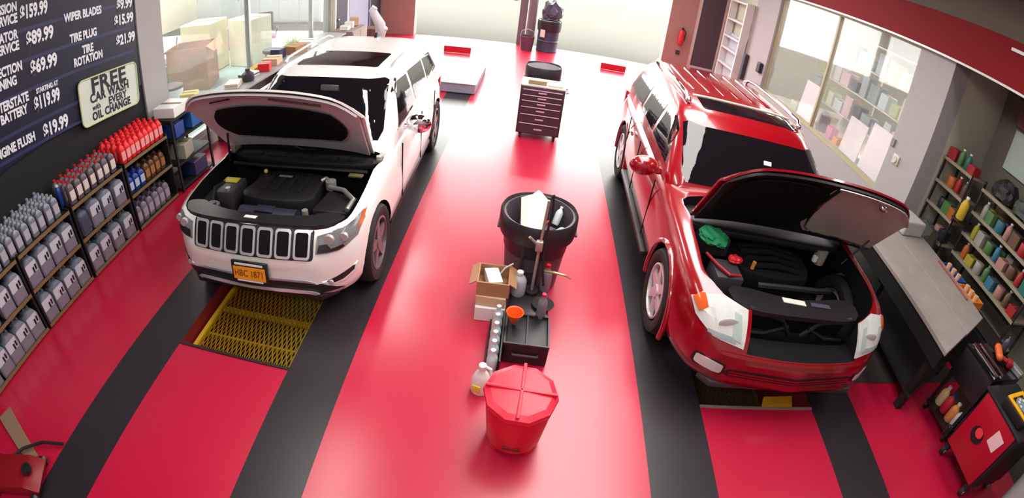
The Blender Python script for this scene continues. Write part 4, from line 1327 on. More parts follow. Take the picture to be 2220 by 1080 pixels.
small_bottle('clear bottle in the trash can beside the paper sheet', (.40, 3.80, .56), CLEAR, WPLA, .04, .2, (.6, .5, 0))
small_bottle('clear bottle leaning on the right inside of the trash can', (.40, 3.98, .56), CLEAR, WPLA, .036, .18, (-.5, .3, 0))
k = MB(); k.ball((0, 0, 0), .09, None, (1, .8, .6))
tag(k.build('crumpled_cup', M('dusty_pink', (170, 130, 135), .7), None, True, (.08, 3.74, .58)), 'crumpled pinkish cup at the left inside the trash can', 'cup')

# black fluid tray with its bottles
cr = thing('fluid_crate', 'black plastic crate in front of the grey trash can', 'crate', (.235, 3.10, 0))
k = MB(); k.box((0, -.20, .10), (.36, .36, .20), None, bev=.015); k.build('crate_body', BPLA, cr)
k = MB(); k.box((0, .22, .09), (.34, .44, .18), None, bev=.015); k.build('rear_tub', M('black_tub', (34, 30, 36), .4), cr)
k = MB()
for s in (-1, 1):
    k.box((s * .172, -.20, .212), (.014, .36, .022)); k.box((0, -.20 + s * .172, .212), (.33, .014, .022))
k.box((0, -.20, .211), (.012, .33, .020)); k.build('crate_rim', M('crate_rim_black', (44, 38, 44), .35), cr, False)
k = MB(); k.tube([(-.1, -.385, .13), (-.1, -.40, .12), (.1, -.40, .12), (.1, -.385, .13)], .010); k.build('crate_handle', DGRY, cr)
small_bottle('grey oil bottle with white cap on the crate by the cartons', (.13, 3.38, .181), M('silver_jug', (168, 168, 176), .3), WPLA, .065, .24, name='oil_bottle')
small_bottle('red capped grey bottle upright beside the dispenser pole', (.365, 3.475, .181), M('grey_pink_bottle', (128, 118, 124), .4), REDP, .045, .28, name='fluid_bottle')
small_bottle('red capped grey bottle near the front of the crate', (.335, 3.10, .181), M('grey_pink_bottle', (128, 118, 124), .4), M('hot_red_cap', (225, 30, 70), .4), .04, .26, name='fluid_bottle')
fn = thing('oil_funnel', 'bright orange funnel resting on the black crate', 'funnel', (.12, 2.96, .222))
k = MB(); k.lathe([(.022, 0), (.03, .02), (.066, .10), (.072, .115), (.062, .11), (.02, .03)], (0, 0, 0), None, 24); k.build('funnel_cone', ORANGE, fn)
k = MB(); k.lathe([(.020, .03), (.012, .03), (.010, .035), (0, .036)], (0, 0, 0), None, 12); k.build('spout', M('deep_orange', (190, 60, 10), .5), fn)
k = MB(); k.lathe([(.055, 0), (.085, .012), (.095, .03), (.088, .03), (.05, .012), (0, .01)], (0, 0, 0), None, 24)
tag(k.build('drain_pan', RUB, None, True, (.355, 3.25, .182)), 'round black pan at the foot of the dispenser pole', 'pan')
ds = thing('oil_dispenser', 'upright chrome oil dispenser wand with brass nozzle', 'dispenser', (.25, 3.42, .181))
k = MB(); k.cyl((0, 0, .015), .06, .03, None, 'z', 20); k.build('base', DSTEEL, ds)
k = MB(); k.tube([(0, 0, .03), (.005, 0, .45), (.02, .01, .92)], .012); k.build('pole', STEEL, ds)
k = MB(); k.tube([(.02, .01, .9), (.05, .03, .96), (.06, .02, .82), (.04, 0, .55), (.06, -.04, .30), (.09, -.04, .12)], .010); k.build('hose', BPLA, ds)
k = MB(); k.box((0, -.01, .50), (.06, .05, .10), None, bev=.012); k.tube([(-.02, -.02, .52), (-.09, -.05, .60)], .012); k.build('valve', STEEL, ds)
k = MB(); k.tube([(.08, -.02, .26), (.16, -.05, .28), (.26, -.06, .27), (.31, -.06, .24)], [.009, .012, .010, .005], M('brass', (190, 170, 110), .3, .8)); k.build('nozzle', None, ds)
k = MB(); k.tube([(.02, .02, .70), (.05, .05, .72), (.06, .05, .60)], .008); k.build('trigger', M('trigger_red', (170, 20, 30), .4), ds)
# cartons left of the crate
carton('white_carton', 'white carton with printed side at the bottom of the aisle stack', (-.09, 3.33, 0), (.26, .32, .15), WHITE, .04)
carton('tan_carton', 'pale tan carton in the middle of the aisle stack', (-.085, 3.34, .152), (.25, .30, .10), CARDL, -.03)
oc = open_carton('brown_carton', 'open brown carton on top of the aisle stack', (-.085, 3.34, .253), (.27, .27, .14), CARD, .02, .07)
k = MB(); k.box((0, 0, .05), (.12, .2, .1), None, bev=.004)
tag(k.build('filter_box', WHITE, None, False, (-.09, 3.36, .266), .3), 'white filter box inside the open brown carton', 'box')
k = MB(); k.tube([(0, 0, 0), (.06, .02, .10), (.12, .01, .16)], .007)
tag(k.build('brush_handle', PAPER, None, True, (-.06, 3.44, .28)), 'thin pale handle poking out of the open brown carton', 'brush')
# clear bottles in their slim tray
tr = thing('bottle_tray', 'slim black tray holding clear bottles beside the crate', 'tray', (-.01, 2.83, 0))
k = MB(); k.box((.055, 0, .11), (.012, .62, .22)); k.box((-.055, 0, .03), (.012, .62, .06)); k.box((0, 0, .006), (.12, .62, .012)); k.build('tray_body', BPLA, tr, False)
for i in range(6):
    small_bottle(f'clear plastic bottle, {ORD[i]} from the camera in the slim tray', (-.01, 2.58 + .10 * i, .013), CLEAR, M('clear_cap', (205, 208, 212), .3), .044, .26, name='clear_bottle', group='clear bottles in the slim tray')
wj = thing('white_jug', 'white jug with yellow label beside the red drum lid', 'jug', (-.07, 2.40, 0))
k = MB(); k.lathe([(.07, 0), (.075, .02), (.075, .13), (.05, .20), (.026, .23), (.026, .26), (0, .26)], (0, 0, 0), None, 20, sx=1, sy=.8); k.tube([(.02, .03, .24), (.06, .03, .22), (.075, .02, .12)], .012); k.build('jug_body', WPLA, wj)
k = MB(); k.cyl((0, 0, .275), .028, .03, None, 'z', 14); k.build('cap', WHITE, wj)
k = MB(); k.box((-.03, -.058, .08), (.06, .012, .07), None, rz=-.3, bev=.003); k.build('label', M('jug_yellow', (225, 205, 60), .5), wj)
# red drum with ribbed lid
rd = thing('red_drum', 'round red plastic drum with cross ribbed lid nearest the camera', 'drum', (.20, 2.02, 0), -.06)
k = MB(); k.lathe([(.185, .05), (.19, .07), (.222, .44), (.215, .46), (0, .46)], (0, 0, 0), None, 40); k.build('drum_body', M('drum_red', (206, 20, 46), .38), rd)
k = MB(); k.lathe([(.238, .455), (.243, .47), (.240, .495), (.20, .515), (.06, .525), (0, .527)], (0, 0, 0), None, 10); lid = k.build('drum_lid', M('lid_red', (214, 34, 60), .4), rd, angle=20)
k = MB(); k.box((0, 0, .524), (.46, .022, .022), None, bev=.006); k.box((0, 0, .524), (.022, .46, .022), None, bev=.006); k.build('lid_rib', M('lid_red', (214, 34, 60), .4), lid)
for j in range(4):
    a = pi / 4 + j * pi / 2
    k = MB(); k.box((.15 * cos(a), .15 * sin(a), .03), (.07, .07, .06), None, bev=.012, rz=a); k.build('foot', M('drum_red', (206, 20, 46), .38), rd)
k = MB(); k.box((0, -.192, .12), (.12, .02, .03), None, bev=.006); k.build('drum_handle', M('drum_dark_red', (120, 10, 26), .5), rd)

# rolling tool chest
tc = thing('tool_chest', 'dark rolling tool chest with six drawers in the middle aisle', 'tool chest', (.22, 7.62, 0), -.03)
W_, D_ = .68, .46
CH = M('chest_plum', (62, 44, 54), .45)
k = MB(); k.box((0, 0, .475), (W_, D_, .77), None, bev=.01); k.build('chest_body', CH, tc)
k = MB(); k.box((0, 0, .874), (W_ + .02, D_ + .02, .026), None, bev=.01); k.build('top_tray', M('tray_grey', (176, 170, 166), .5), tc)
z = .83
for h in (.09, .09, .10, .12, .15, .18):
    k = MB(); k.box((0, -D_ / 2 - .006, z - h / 2), (W_ - .05, .016, h - .012), None, bev=.003); d = k.build('drawer', CH, tc, False)
    k = MB(); k.box((0, -D_ / 2 - .018, z - .012), (W_ - .08, .014, .014), None, bev=.003); k.build('drawer_pull', M('pull_silver', (205, 180, 195), .35, .4), d, False)
    k = MB(); k.box((0, -D_ / 2 - .018, z - h * .55), (.13, .012, .022), None, bev=.003); k.build('drawer_badge', M('pull_silver', (205, 180, 195), .35, .4), d, False)
    z -= h
for sx in (-1, 1):
    for sy in (-1, 1):
        k = MB(); k.box((sx * .27, sy * .17, .078), (.05, .05, .03)); k.cyl((sx * .27, sy * .17, .04), .04, .03, None, 'x', 18); k.build('caster', RUB, tc)
k = MB(); k.tube([(.35, -.12, .80), (.39, -.12, .81), (.39, .12, .81), (.35, .12, .80)], .012); k.build('push_handle', STEEL, tc)
k = MB(); k.box((0, 0, .03), (.28, .10, .06), None, bev=.008)
tag(k.build('parts_tray', M('khaki_tin', (150, 130, 90), .5), None, False, (.12, 7.52, .889)), 'khaki parts tin on the rolling tool chest', 'tin')
k = MB(); k.box((0, 0, .015), (.22, .08, .03), None, bev=.006)
tag(k.build('parts_tray', PAPER, None, False, (.40, 7.50, .889)), 'pale parts tray on the rolling tool chest edge', 'tray')
lined_can('trash can with loose black liner behind the rolling tool chest', (.21, 8.75, 0), .29, .88, body=M('pale_can', (176, 170, 176), .5))
# far post: drum and clothes
dr = thing('steel_drum', 'dark blue steel drum by the far door post', 'drum', (.34, 14.55, 0))
k = MB(); k.lathe([(.30, 0), (.31, .02), (.30, .05), (.30, .30), (.315, .32), (.30, .34), (.30, .60), (.315, .62), (.30, .64), (.30, .88), (.31, .90), (.29, .90), (.28, .86), (0, .86)], (0, 0, 0), None, 32); k.build('drum_body', M('slate_blue', (58, 60, 82), .5), dr)
k = MB(); k.lathe([(.30, .80), (.34, .92), (.345, .78), (.33, .62), (.33, .80)], (0, 0, 0), None, 30, wob=.02, caps=False); k.build('bin_liner', BAG, dr)
k = MB(); k.box((-.17, -.28, .55), (.14, .02, .22), None, rz=-.5); k.build('notice', PAPER, dr)
wb = thing('wash_bucket', 'plum coloured bucket beside the far steel drum', 'bucket', (-.24, 14.3, 0))
k = MB(); k.lathe([(.17, 0), (.21, .42), (.19, .42), (.17, .05), (0, .04)], (0, 0, 0), None, 24); k.build('bucket_body', M('plum', (96, 64, 84), .5), wb)
k = MB(); k.tube([(-.2, 0, .40), (-.16, 0, .56), (0, 0, .62), (.16, 0, .56), (.2, 0, .40)], .008); k.build('bail_handle', STEEL, wb)
crumple(M('bag_plum', (72, 66, 82), .45), 'rubbish_bag', (.36, 14.55, 1.12), (.27, .25, .36), 21, 'full plum grey rubbish bag heaped on the far steel drum', 'bag')
k = MB(); k.lathe([(.10, 0), (.13, .02), (.125, .9), (.13, 1.68), (.05, 1.70), (0, 1.66)], (0, 0, 0), None, 20, wob=.02)
tag(k.build('rolled_mat', M('mat_taupe', (120, 104, 104), .8), None, True, (-.18, 14.72, 0)), 'tall rolled taupe mat standing against the far door post', 'mat')
k = MB(); k.ball((0, 0, 0), .12, None, (1, .7, .7))
tag(k.build('globe_lamp', WHITE, None, True, (-.72, 15.02, 1.40)), 'round white lamp on the left of the far post', 'lamp')
# white low platform and bent hose by the white car
wp = thing('low_platform', 'low white platform on the floor behind the white car', 'platform', (-1.38, 10.3, 0))
k = MB(); k.box((0, 0, .105), (.70, 1.9, .19), None, bev=.01); k.build('platform_body', M('platform_grey', (150, 148, 168), .6), wp, False)
k = MB(); k.box((0, 0, .21), (.74, 1.94, .02), None, bev=.004); k.build('platform_top', WHITE, wp, False)
hs = thing('exhaust_hose', 'bent white hose on a stand behind the white car roof', 'hose', (-2.92, 9.2, 0))
k = MB(); k.cyl((0, 0, .02), .20, .04, None, 'z', 24); k.build('base', DSTEEL, hs)
k = MB(); k.cyl((0, 0, .55), .025, 1.04); k.build('pole', WHITE, hs)
k = MB(); k.tube([(.02, 0, 1.0), (.03, 0, 1.16), (.0, 0, 1.30), (-.10, 0, 1.46), (-.16, 0, 1.58), (-.12, 0, 1.64)], [.06, .09, .10, .085, .075, .06], None, 14); k.build('hose', M('hose_white', (205, 198, 205), .5), hs)
k = MB(); k.ball((.10, 0, 1.22), .05); k.build('clamp', WHITE, hs)
# floor jack at the near left corner
jk = thing('floor_jack', 'red floor jack lying at the near left corner', 'jack', (-3.38, .46, 0), .4)
k = MB(); k.prism([(-.30, .04), (.30, .04), (.34, .10), (.20, .16), (-.26, .14)], -.15, .15, None, 'xz', .015); k.build('jack_frame', M('jack_red', (130, 16, 26), .4), jk)
k = MB(); k.cyl((.22, 0, .18), .05, .03, None, 'z', 18); k.build('saddle', DSTEEL, jk)
for s in (-1, 1):
    for x in (-.22, .26):
        k = MB(); k.cyl((x, s * .17, .045), .045, .03, None, 'y', 18); k.build('jack_wheel', DSTEEL, jk)
k = MB(); k.tube([(-.05, .16, .10), (.02, .26, .07), (.20, .34, .05), (.42, .34, .03)], .014); k.build('jack_handle', BPLA, jk)
k = MB(); k.prism([(-.40, -.07), (.30, -.10), (.32, .02), (-.40, .09)], 0, .02, None, 'xy', .005)
tag(k.build('wood_board', M('tan_wood', (130, 104, 82), .7), None, False, (-3.64, .80, .001), -.25), 'flat tan wooden board on the floor by the jack', 'board')
# ---------------------------------------------------------------- right side: bench, cart, racks, showroom
wb_ = thing('work_bench', 'long worn grey work bench beside the red car', 'bench', (0, 0, 0))
A_, B_, C_, D2 = (3.90, 2.28), (5.14, 2.86), (5.36, 4.95), (4.08, 4.95)
mid0 = tuple((A_[i] + B_[i]) / 2 for i in (0, 1)); mid1 = tuple((C_[i] + D2[i]) / 2 for i in (0, 1))
k = MB(); k.prism([A_, (mid0[0] - .008, mid0[1]), (mid1[0] - .008, mid1[1]), D2], .85, .90, None, bev=.006); k.build('top_plank', BENCH, wb_, False)
k = MB(); k.prism([(mid0[0] + .008, mid0[1]), B_, C_, (mid1[0] + .008, mid1[1])], .85, .90, None, bev=.006); k.build('top_plank', BENCH, wb_, False)
for x, y in ((4.02, 2.45), (5.02, 2.92), (5.24, 4.85), (4.16, 4.85), (4.10, 3.7), (5.1, 3.7)):
    k = MB(); k.box((x, y, .425), (.08, .08, .85)); k.build('leg', SHBLK, wb_, False)
k = MB(); k.prism([(3.96, 2.36), (5.10, 2.90), (5.30, 4.9), (4.12, 4.9)], .20, .23, None); k.build('lower_shelf', SHBLK, wb_, False)
k = MB(); k.prism([(3.925, 2.32), (3.945, 2.32), (4.12, 4.9), (4.10, 4.9)], .66, .848, None); k.build('apron', SHBLK, wb_, False)
k = MB(); k.tube([(0, 0, 0), (.08, .75, 0)], .012)
tag(k.build('pry_bar', M('rust_red', (150, 60, 50), .5), None, True, (5.06, 3.15, .913)), 'thin red pry bar along the far bench edge', 'bar')
k = MB(); k.box((0, 0, .10), (.42, .38, .20), None, bev=.02)
tag(k.build('pale_crate', M('bench_crate', (170, 165, 162), .6), None, False, (4.98, 4.60, .902), .1), 'pale grey crate at the far end of the work bench', 'crate')
# dark mat on the floor under the bench
k = MB(); k.prism([(3.46, 2.77), (5.4, 2.77), (5.4, 9.0), (3.46, 9.0)], .002, .006)
tag(k.build('floor_mat', M('dark_mat', (46, 38, 34), .8), None, False), 'dark floor mat between the red car and the bench', 'mat')

# red and black tool cart
ct = thing('tool_cart', 'black tool cart with red side panel near the right corner', 'tool cart', (4.62, 1.56, 0))
k = MB(); k.box((0, 0, .51), (.60, .60, .68), None, bev=.012); k.build('cart_body', BPLA, ct)
k = MB(); k.box((-.31, 0, .52), (.022, .55, .66), None, bev=.006, rx=0); k.build('side_panel', M('cart_red', (168, 14, 40), .35), ct)
k = MB(); k.box((0, 0, .865), (.66, .66, .03), None, bev=.01); k.build('top_tray', BPLA, ct)
k = MB(); k.cyl((-.325, .06, .52), .085, .006, None, 'x', 22); k.cyl((-.329, .06, .50), .045, .006, BPLA, 'x', 16); st = k.build('round_sticker', M('sticker_grey', (190, 170, 170), .5), ct)
k = MB(); k.cyl((-.332, .05, .555), .05, .004, None, 'x', 16); k.build('sticker_top', M('sticker_red', (225, 60, 70), .5), st)
k = MB(); k.box((-.324, -.14, .66), (.004, .13, .17), None, rx=.15); k.build('paper_notice', M('notice_pink', (225, 190, 195), .6), ct)
for sx in (-1, 1):
    for sy in (-1, 1):
        k = MB(); k.box((sx * .25, sy * .25, .135), (.06, .06, .07)); k.cyl((sx * .25, sy * .25, .055), .055, .035, None, 'y', 20); c_ = k.build('caster', RUB, ct)
        k = MB(); k.cyl((sx * .25 - .0, sy * .25 - .022, .055), .025, .01, None, 'y', 12); k.build('hub', STEEL, c_)
k = MB(); k.tube([(-.30, .34, .30), (-.33, .37, .30), (-.33, .37, .18), (-.28, .33, .14)], .014); k.build('bumper_bar', DSTEEL, ct)
ga = thing('gauge_case', 'yellow framed gauge case on top of the tool cart', 'gauge', (4.52, 1.52, .882), .1)
k = MB(); k.box((0, 0, .05), (.36, .32, .10), None, bev=.015); k.build('case_body', BPLA, ga)
k = MB()
for s in (-1, 1):
    k.box((s * .15, 0, .108), (.045, .31, .02), None, bev=.006); k.box((0, s * .135, .108), (.26, .045, .02), None, bev=.006)
k.build('yellow_frame', M('gauge_yellow', (228, 170, 20), .45), ga, False)
k = MB(); k.cyl((0, 0, .106), .105, .012, None, 'z', 28); dl = k.build('dial', M('dial_grey', (130, 132, 138), .4), ga)
k = MB()
for j in range(8):
    a = 2 * pi * j / 8
    k.ball((.07 * cos(a), .07 * sin(a), .114), .016, None, (1, 1, .4), 0, 10, 6)
k.box((.02, .0, .116), (.09, .010, .006), None, rz=.5); k.build('dial_marks', M('dial_pale', (205, 208, 214), .4), dl)
# black chest beyond the cart
bc = thing('drawer_chest', 'black drawer chest with bright chrome rails beyond the cart', 'tool chest', (4.72, 2.20, 0), .05)
k = MB(); k.box((.05, 0, .70), (.66, .50, .34), None, bev=.01); k.build('chest_body', BPLA, bc)
k = MB(); k.box((.05, 0, .11), (.66, .50, .03)); k.build('lower_shelf', BPLA, bc, False)
for sx in (-.25, .35):
    for sy in (-.22, .22):
        k = MB(); k.box((sx, sy, .32), (.04, .04, .44)); k.build('leg', SHBLK, bc, False)
        k = MB(); k.box((sx, sy, .085), (.03, .03, .03)); k.cyl((sx, sy, .045), .045, .03, None, 'y', 18); k.build('caster', DSTEEL, bc)
for i, x in enumerate((-.20, -.06)):
    k = MB(); k.tube([(x, -.23, .905), (x, .23, .905)], .016); k.box((x, -.21, .885), (.03, .03, .03)); k.box((x, .21, .885), (.03, .03, .03)); k.build('chrome_rail', CHROME, bc)
k = MB(); k.box((.05, 0, .876), (.68, .52, .012), None, bev=.003); k.build('chest_lid', M('gloss_black', (14, 14, 18), .15), bc)
for i, (dx, dy, m, c, lb) in enumerate(((-.20, .20, M('prod_yellow', (215, 205, 150), .5), WHITE, 'cream and yellow bottle'), (-.20, .06, M('prod_redblue', (190, 40, 60), .5), BLUEP, 'red bottle with blue cap'), (-.20, -.09, M('prod_orange', (220, 140, 80), .5), WPLA, 'pale orange bottle'), (-.19, -.22, M('prod_white', (205, 205, 210), .5), DGRY, 'white bottle with grey cap'))):
    small_bottle(lb + ' on the low shelf of the black chest', (4.77 + dx, 2.20 + dy * .8, .127), m, c, .055, .24, name='spray_bottle')
carton('brown_carton', 'brown carton deep on the low shelf of the black chest', (4.92, 2.20, .127), (.28, .38, .26), M('brown_box', (110, 76, 60), .7))
dg = thing('power_drill', 'orange power drill lying on the black drawer chest', 'drill', (4.86, 2.28, .882), .9)
k = MB(); k.cyl((0, 0, .05), .042, .20, None, 'x', 18); k.ball((-.10, 0, .05), .042); k.build('drill_body', M('drill_orange', (206, 90, 40), .4), dg)
k = MB(); k.cyl((.13, 0, .05), .026, .07, None, 'x', 14, .016); k.build('chuck', DSTEEL, dg)
k = MB(); k.tube([(-.05, 0, .04), (-.07, -.12, .045)], .026); k.box((-.08, -.16, .045), (.10, .07, .07), None, bev=.012); k.build('grip', M('grip_red', (150, 24, 40), .5), dg)
small_bottle('dark spray bottle standing behind the orange drill', (5.03, 2.34, .882), M('dark_spray', (60, 60, 72), .4), CHROME, .04, .2, name='spray_bottle')
k = MB(); k.box((0, 0, .03), (.10, .18, .06), None, bev=.01)
tag(k.build('socket_tray', M('tray_silver', (170, 175, 180), .3, .6), None, False, (5.03, 2.04, .882), .3), 'silver socket tray beside the orange drill', 'tray')
lt = thing('pale_bin', 'pale grey bin at the bottom right corner past the cart', 'bin', (4.72, .82, 0))
k = MB(); k.lathe([(.20, 0), (.26, .78), (.24, .78), (.20, .05), (0, .04)], (0, 0, 0), None, 28); k.build('bin_body', M('bin_grey', (160, 166, 168), .6), lt)
k = MB(); k.lathe([(.275, .77), (.275, .81), (.1, .86), (0, .86)], (0, 0, 0), None, 28); k.build('bin_lid', M('bin_grey', (160, 166, 168), .6), lt)

# stock racks in the recess behind the bench
def rack(name, label, x, y0, y1, levels, d=.42, mat=M('rack_cream', (140, 132, 112), .5)):
    r = thing(name, label, 'rack', (x, (y0 + y1) / 2, 0))
    L = y1 - y0
    for z in levels:
        k = MB(); k.box((0, 0, z), (d, L, .025)); s = k.build('rack_shelf', mat, r, False)
        k = MB(); k.box((-d / 2 - .004, 0, z), (.012, L, .045)); k.build('shelf_lip', mat, s, False)
    for sy in (-1, 1):
        for sx in (-1, 1):
            k = MB(); k.box((sx * (d / 2 - .015), sy * (L / 2 - .015), (levels[-1] + .03) / 2), (.03, .03, levels[-1] + .03)); k.build('rack_post', DSTEEL, r, False)
    return r
rack('stock_rack', 'narrow stock rack standing right beside the wide grey pillar', 6.12, 4.62, 5.27, [.3, .78, 1.15, 1.50, 1.86])
rack('stock_rack', 'wide stock rack of coloured supplies behind the bench', 6.35, 2.95, 4.50, [.35, .80, 1.12, 1.45, 1.80], .5)
PAL = [((152, 31, 39), 'red'), ((46, 101, 124), 'blue'), ((159, 148, 46), 'yellow'), ((23, 101, 85), 'teal'), ((159, 117, 109), 'pink'), ((148, 144, 136), 'cream'), ((31, 34, 46), 'black'), ((93, 70, 54), 'brown'), ((70, 109, 62), 'green'), ((171, 93, 39), 'orange')]
def item(i, x, y, z, where):
    c, n = PAL[i % len(PAL)]
    m = M('stock_' + n, c, .5)
    if i % 3 == 1:
        small_bottle(f'{n} bottle, {where}', (x, y, z), m, WPLA, .055, .24, name='stock_bottle')
    elif i % 3 == 2:
        k = MB(); k.lathe([(.07, 0), (.075, .01), (.075, .15), (.07, .16), (.02, .165), (0, .165)], (0, 0, 0), None, 18)
        tag(k.build('stock_tin', m, None, True, (x, y, z)), f'{n} tin, {where}', 'tin')
    else:
        carton('stock_box', f'{n} box, {where}', (x, y, z), (.18, .15, .13 + .02 * (i % 4)), m, random.uniform(-.2, .2))
n = 0
for zi, z in enumerate((.78, 1.15, 1.50, 1.86)):
    seq = [(6, 4), (9, 8, 6), (7, 0, 9), (0, 3, 8, 0)][zi]
    for j, s in enumerate(seq):
        item(s + 10 * j, 6.04, 4.74 + j * .155, z + .0135, f'{ORD[j]} on the {["lowest", "second", "third", "top"][zi]} level of the narrow rack')
for zi, z in enumerate((.80, 1.12, 1.45, 1.80)):
    for j in range(8 if zi < 3 else 0):
        item((j * 7 + zi * 3) % 30, 6.21, 3.10 + j * .178, z + .0135, f'{ORD[j]} from the near end, {["lowest", "second", "third", "top"][zi]} level of the wide rack')
        if zi in (1, 2):
            item((j * 3 + zi * 5 + 1) % 30, 6.42, 3.11 + j * .178, z + .0135, f'{ORD[j]} in the back row, {["lowest", "second", "third", "top"][zi]} level of the wide rack')
def tub(label, loc, d, mat):
    r = thing('parts_tub', label, 'tub', loc)
    k = MB()
    for s in (-1, 1):
        k.box((s * (d[0] / 2 - .008), 0, d[2] / 2), (.016, d[1], d[2])); k.box((0, s * (d[1] / 2 - .008), d[2] / 2), (d[0] - .032, .016, d[2]))
    k.box((0, 0, .008), (d[0] - .032, d[1] - .032, .016)); k.build('tub_body', mat, r, False)
    for j in range(3):
        k = MB(); k.cyl((0, (j - 1) * d[1] * .28, .10), .035, .15, None, 'z', 12); k.build('spray_can', WHITE if mat is BLUEP else M('can_peach', (220, 170, 130), .5), r)
    return r
tub('blue parts tub below the wide stock rack supplies', (5.70, 4.00, .62), (.26, .42, .13), M('tub_blue', (30, 80, 160), .5))
tub('orange parts tub next to the blue tub', (5.70, 3.55, .62), (.26, .38, .13), M('tub_orange', (225, 130, 40), .5))
tt = thing('low_cabinet', 'low black cabinet carrying the blue and orange tubs', 'cabinet', (5.70, 4.0, 0))
k = MB(); k.box((0, 0, .30), (.36, 2.4, .60), None, bev=.008); k.build('cabinet_body', SHBLK, tt, False)
k = MB(); k.box((0, 0, .609), (.40, 2.44, .018), None, bev=.004); k.build('cabinet_top', BPLA, tt, False)
for j in range(3):
    k = MB(); k.box((-.188, -.8 + j * .8, .30), (.016, .74, .52), None, bev=.004); d = k.build('door', BPLA, tt, False)
    k = MB(); k.box((-.20, -.5 + j * .8, .40), (.012, .02, .12)); k.build('handle', DSTEEL, d)
for j, (y, c, nme) in enumerate(((3.22, (44, 50, 48), 'black green'), (3.74, (60, 66, 62), 'dark grey green'), (4.22, (38, 38, 40), 'black'))):
    crumple(M('bundle_%d' % j, c, .6), 'stock_bundle', (6.34, y, 1.905), (.19, .20, .20), 31 + j, nme + ' bundle on the top level of the wide rack', 'bundle')
crumple(M('bundle_coat', (46, 44, 40), .8), 'dark_sack', (5.72, 4.85, .735), (.14, .26, .24), 41, 'dark sack slumped on the low cabinet behind the bench', 'sack')
yj = small_bottle('tall yellow container hanging between the two racks', (5.95, 4.55, 1.27), M('jug_mustard', (190, 160, 40), .5), WPLA, .07, .34, name='yellow_container')
hk = MB(); hk.box((5.95, 4.55, 1.255), (.2, .16, .02)); hk.box((6.16, 4.55, 1.255), (.26, .03, .02))
tag(hk.build('bracket_shelf', DSTEEL, None, False), 'small bracket shelf under the yellow container', 'shelf')
# things on the recess wall above the racks
k = MB(); k.box((0, 0, 0), (.05, 1.5, .62), None, bev=.01)
tag(k.build('whiteboard', M('board_pale', (196, 214, 206), .4), None, False, (6.86, 4.1, 2.45)), 'pale blank whiteboard on the recess wall above the racks', 'whiteboard')
k = MB(); k.box((0, 0, 0), (.06, 1.7, .26), None, bev=.01)
tag(k.build('mauve_strip', M('mauve_strip', (140, 84, 96), .5), None, False, (6.86, 4.05, 2.93)), 'dusty red strip fixed above the whiteboard', 'panel')
for j, (y, z, ln) in enumerate(((4.1, 3.22, 1.3), (3.9, 3.32, 1.3), (3.6, 3.26, 1.2))):
    k = MB(); k.tube([(0, -ln / 2, 0), (0, ln / 2, .1)], .04)
    tag(k.build('lamp_tube', M('tube_cream', (215, 212, 180), .4), None, True, (6.6 - .16 * j, y, z)), ['cream tube nearest the recess wall under the ceiling', 'cream tube in the middle of the overhead bundle', 'cream tube nearest the beam in the overhead bundle'][j], 'tube', 'tubes stored overhead in the recess')
    for s in (-1, 1):
        pass
for y, z, lb in ((3.3, 3.16, 'near'), (4.4, 3.18, 'far')):
    hb = MB(); hb.box((6.45, y, z), (.9, .03, .03)); hb.box((6.885, y, z + .12), (.03, .03, .24))
    tag(hb.build('overhead_bracket', DSTEEL, None, False), lb + ' steel bracket carrying the cream tubes overhead', 'bracket')

# showroom behind the right windows
def show_shelf(label, x, y0, y1, levels):
    r = thing('display_shelf', label, 'shelf', (x, (y0 + y1) / 2, 0))
    for z in levels:
        k = MB(); k.box((0, 0, z), (.40, y1 - y0, .03)); k.build('shelf', M('display_cream', (214, 214, 190), .5), r, False)
    for y in (y0 - (y0 + y1) / 2 + .02, 0, y1 - (y0 + y1) / 2 - .02):
        k = MB(); k.box((.18, y, levels[-1] / 2), (.03, .04, levels[-1])); k.build('upright', M('display_cream', (214, 214, 190), .5), r, False)
show_shelf('long cream display shelf behind the right windows', 6.9, 6.4, 11.2, [.5, 1.1, 1.7, 2.3, 2.85])
PAL2 = [((214, 222, 220), 'white'), ((150, 165, 170), 'grey'), ((190, 200, 150), 'sage'), ((225, 190, 195), 'pink'), ((120, 135, 140), 'slate'), ((205, 210, 180), 'cream'), ((60, 62, 66), 'black'), ((190, 205, 210), 'ice blue')]
for zi, z in enumerate((1.1, 1.7, 2.3)):
    for j in range(12):
        c, nme = PAL2[(j * 5 + zi * 3) % 8]
        carton('display_box', f'{nme} box, {ORD[j]} from the near end on the {["low", "middle", "high"][zi]} display shelf', (6.86, 6.6 + j * .385, z + .016), (.26, .24 + .06 * (j % 3), .24 + .07 * ((j + zi) % 4)), M('display_' + nme.replace(' ', '_'), c, .5), random.uniform(-.1, .1))
for j, (y, z, h, w_, c, lb) in enumerate(((6.75, .76, .85, .75, (226, 214, 218), 'pinkish white poster board leaning inside the near window'), (7.55, .76, .70, .62, (232, 226, 226), 'white poster board beside the pinkish one'), (9.48, .76, .8, .7, (228, 222, 222), 'white poster board in the far window'))):
    k = MB(); k.box((0, 0, h / 2), (.02, w_, h), None, ry=.06)
    tag(k.build('poster_board', M('poster_%d' % j, c, .6), None, False, (5.86, y, z)), lb, 'poster')
show = thing('window_ledge', 'inner ledge under the right windows holding poster boards', 'ledge', (5.98, 8.7, 0))
k = MB(); k.box((0, 0, .735), (.44, 5.0, .03)); k.build('ledge_top', M('ledge_cream', (190, 182, 160), .6), show, False)
for y in (-2.3, 0, 2.3):
    k = MB(); k.box((0, y, .36), (.38, .06, .72)); k.build('ledge_leg', M('ledge_cream', (190, 182, 160), .6), show, False)
carton('orange_box', 'small orange box on the ledge by the poster boards', (5.95, 8.12, .752), (.18, .18, .14), M('box_orange', (228, 140, 30), .5))
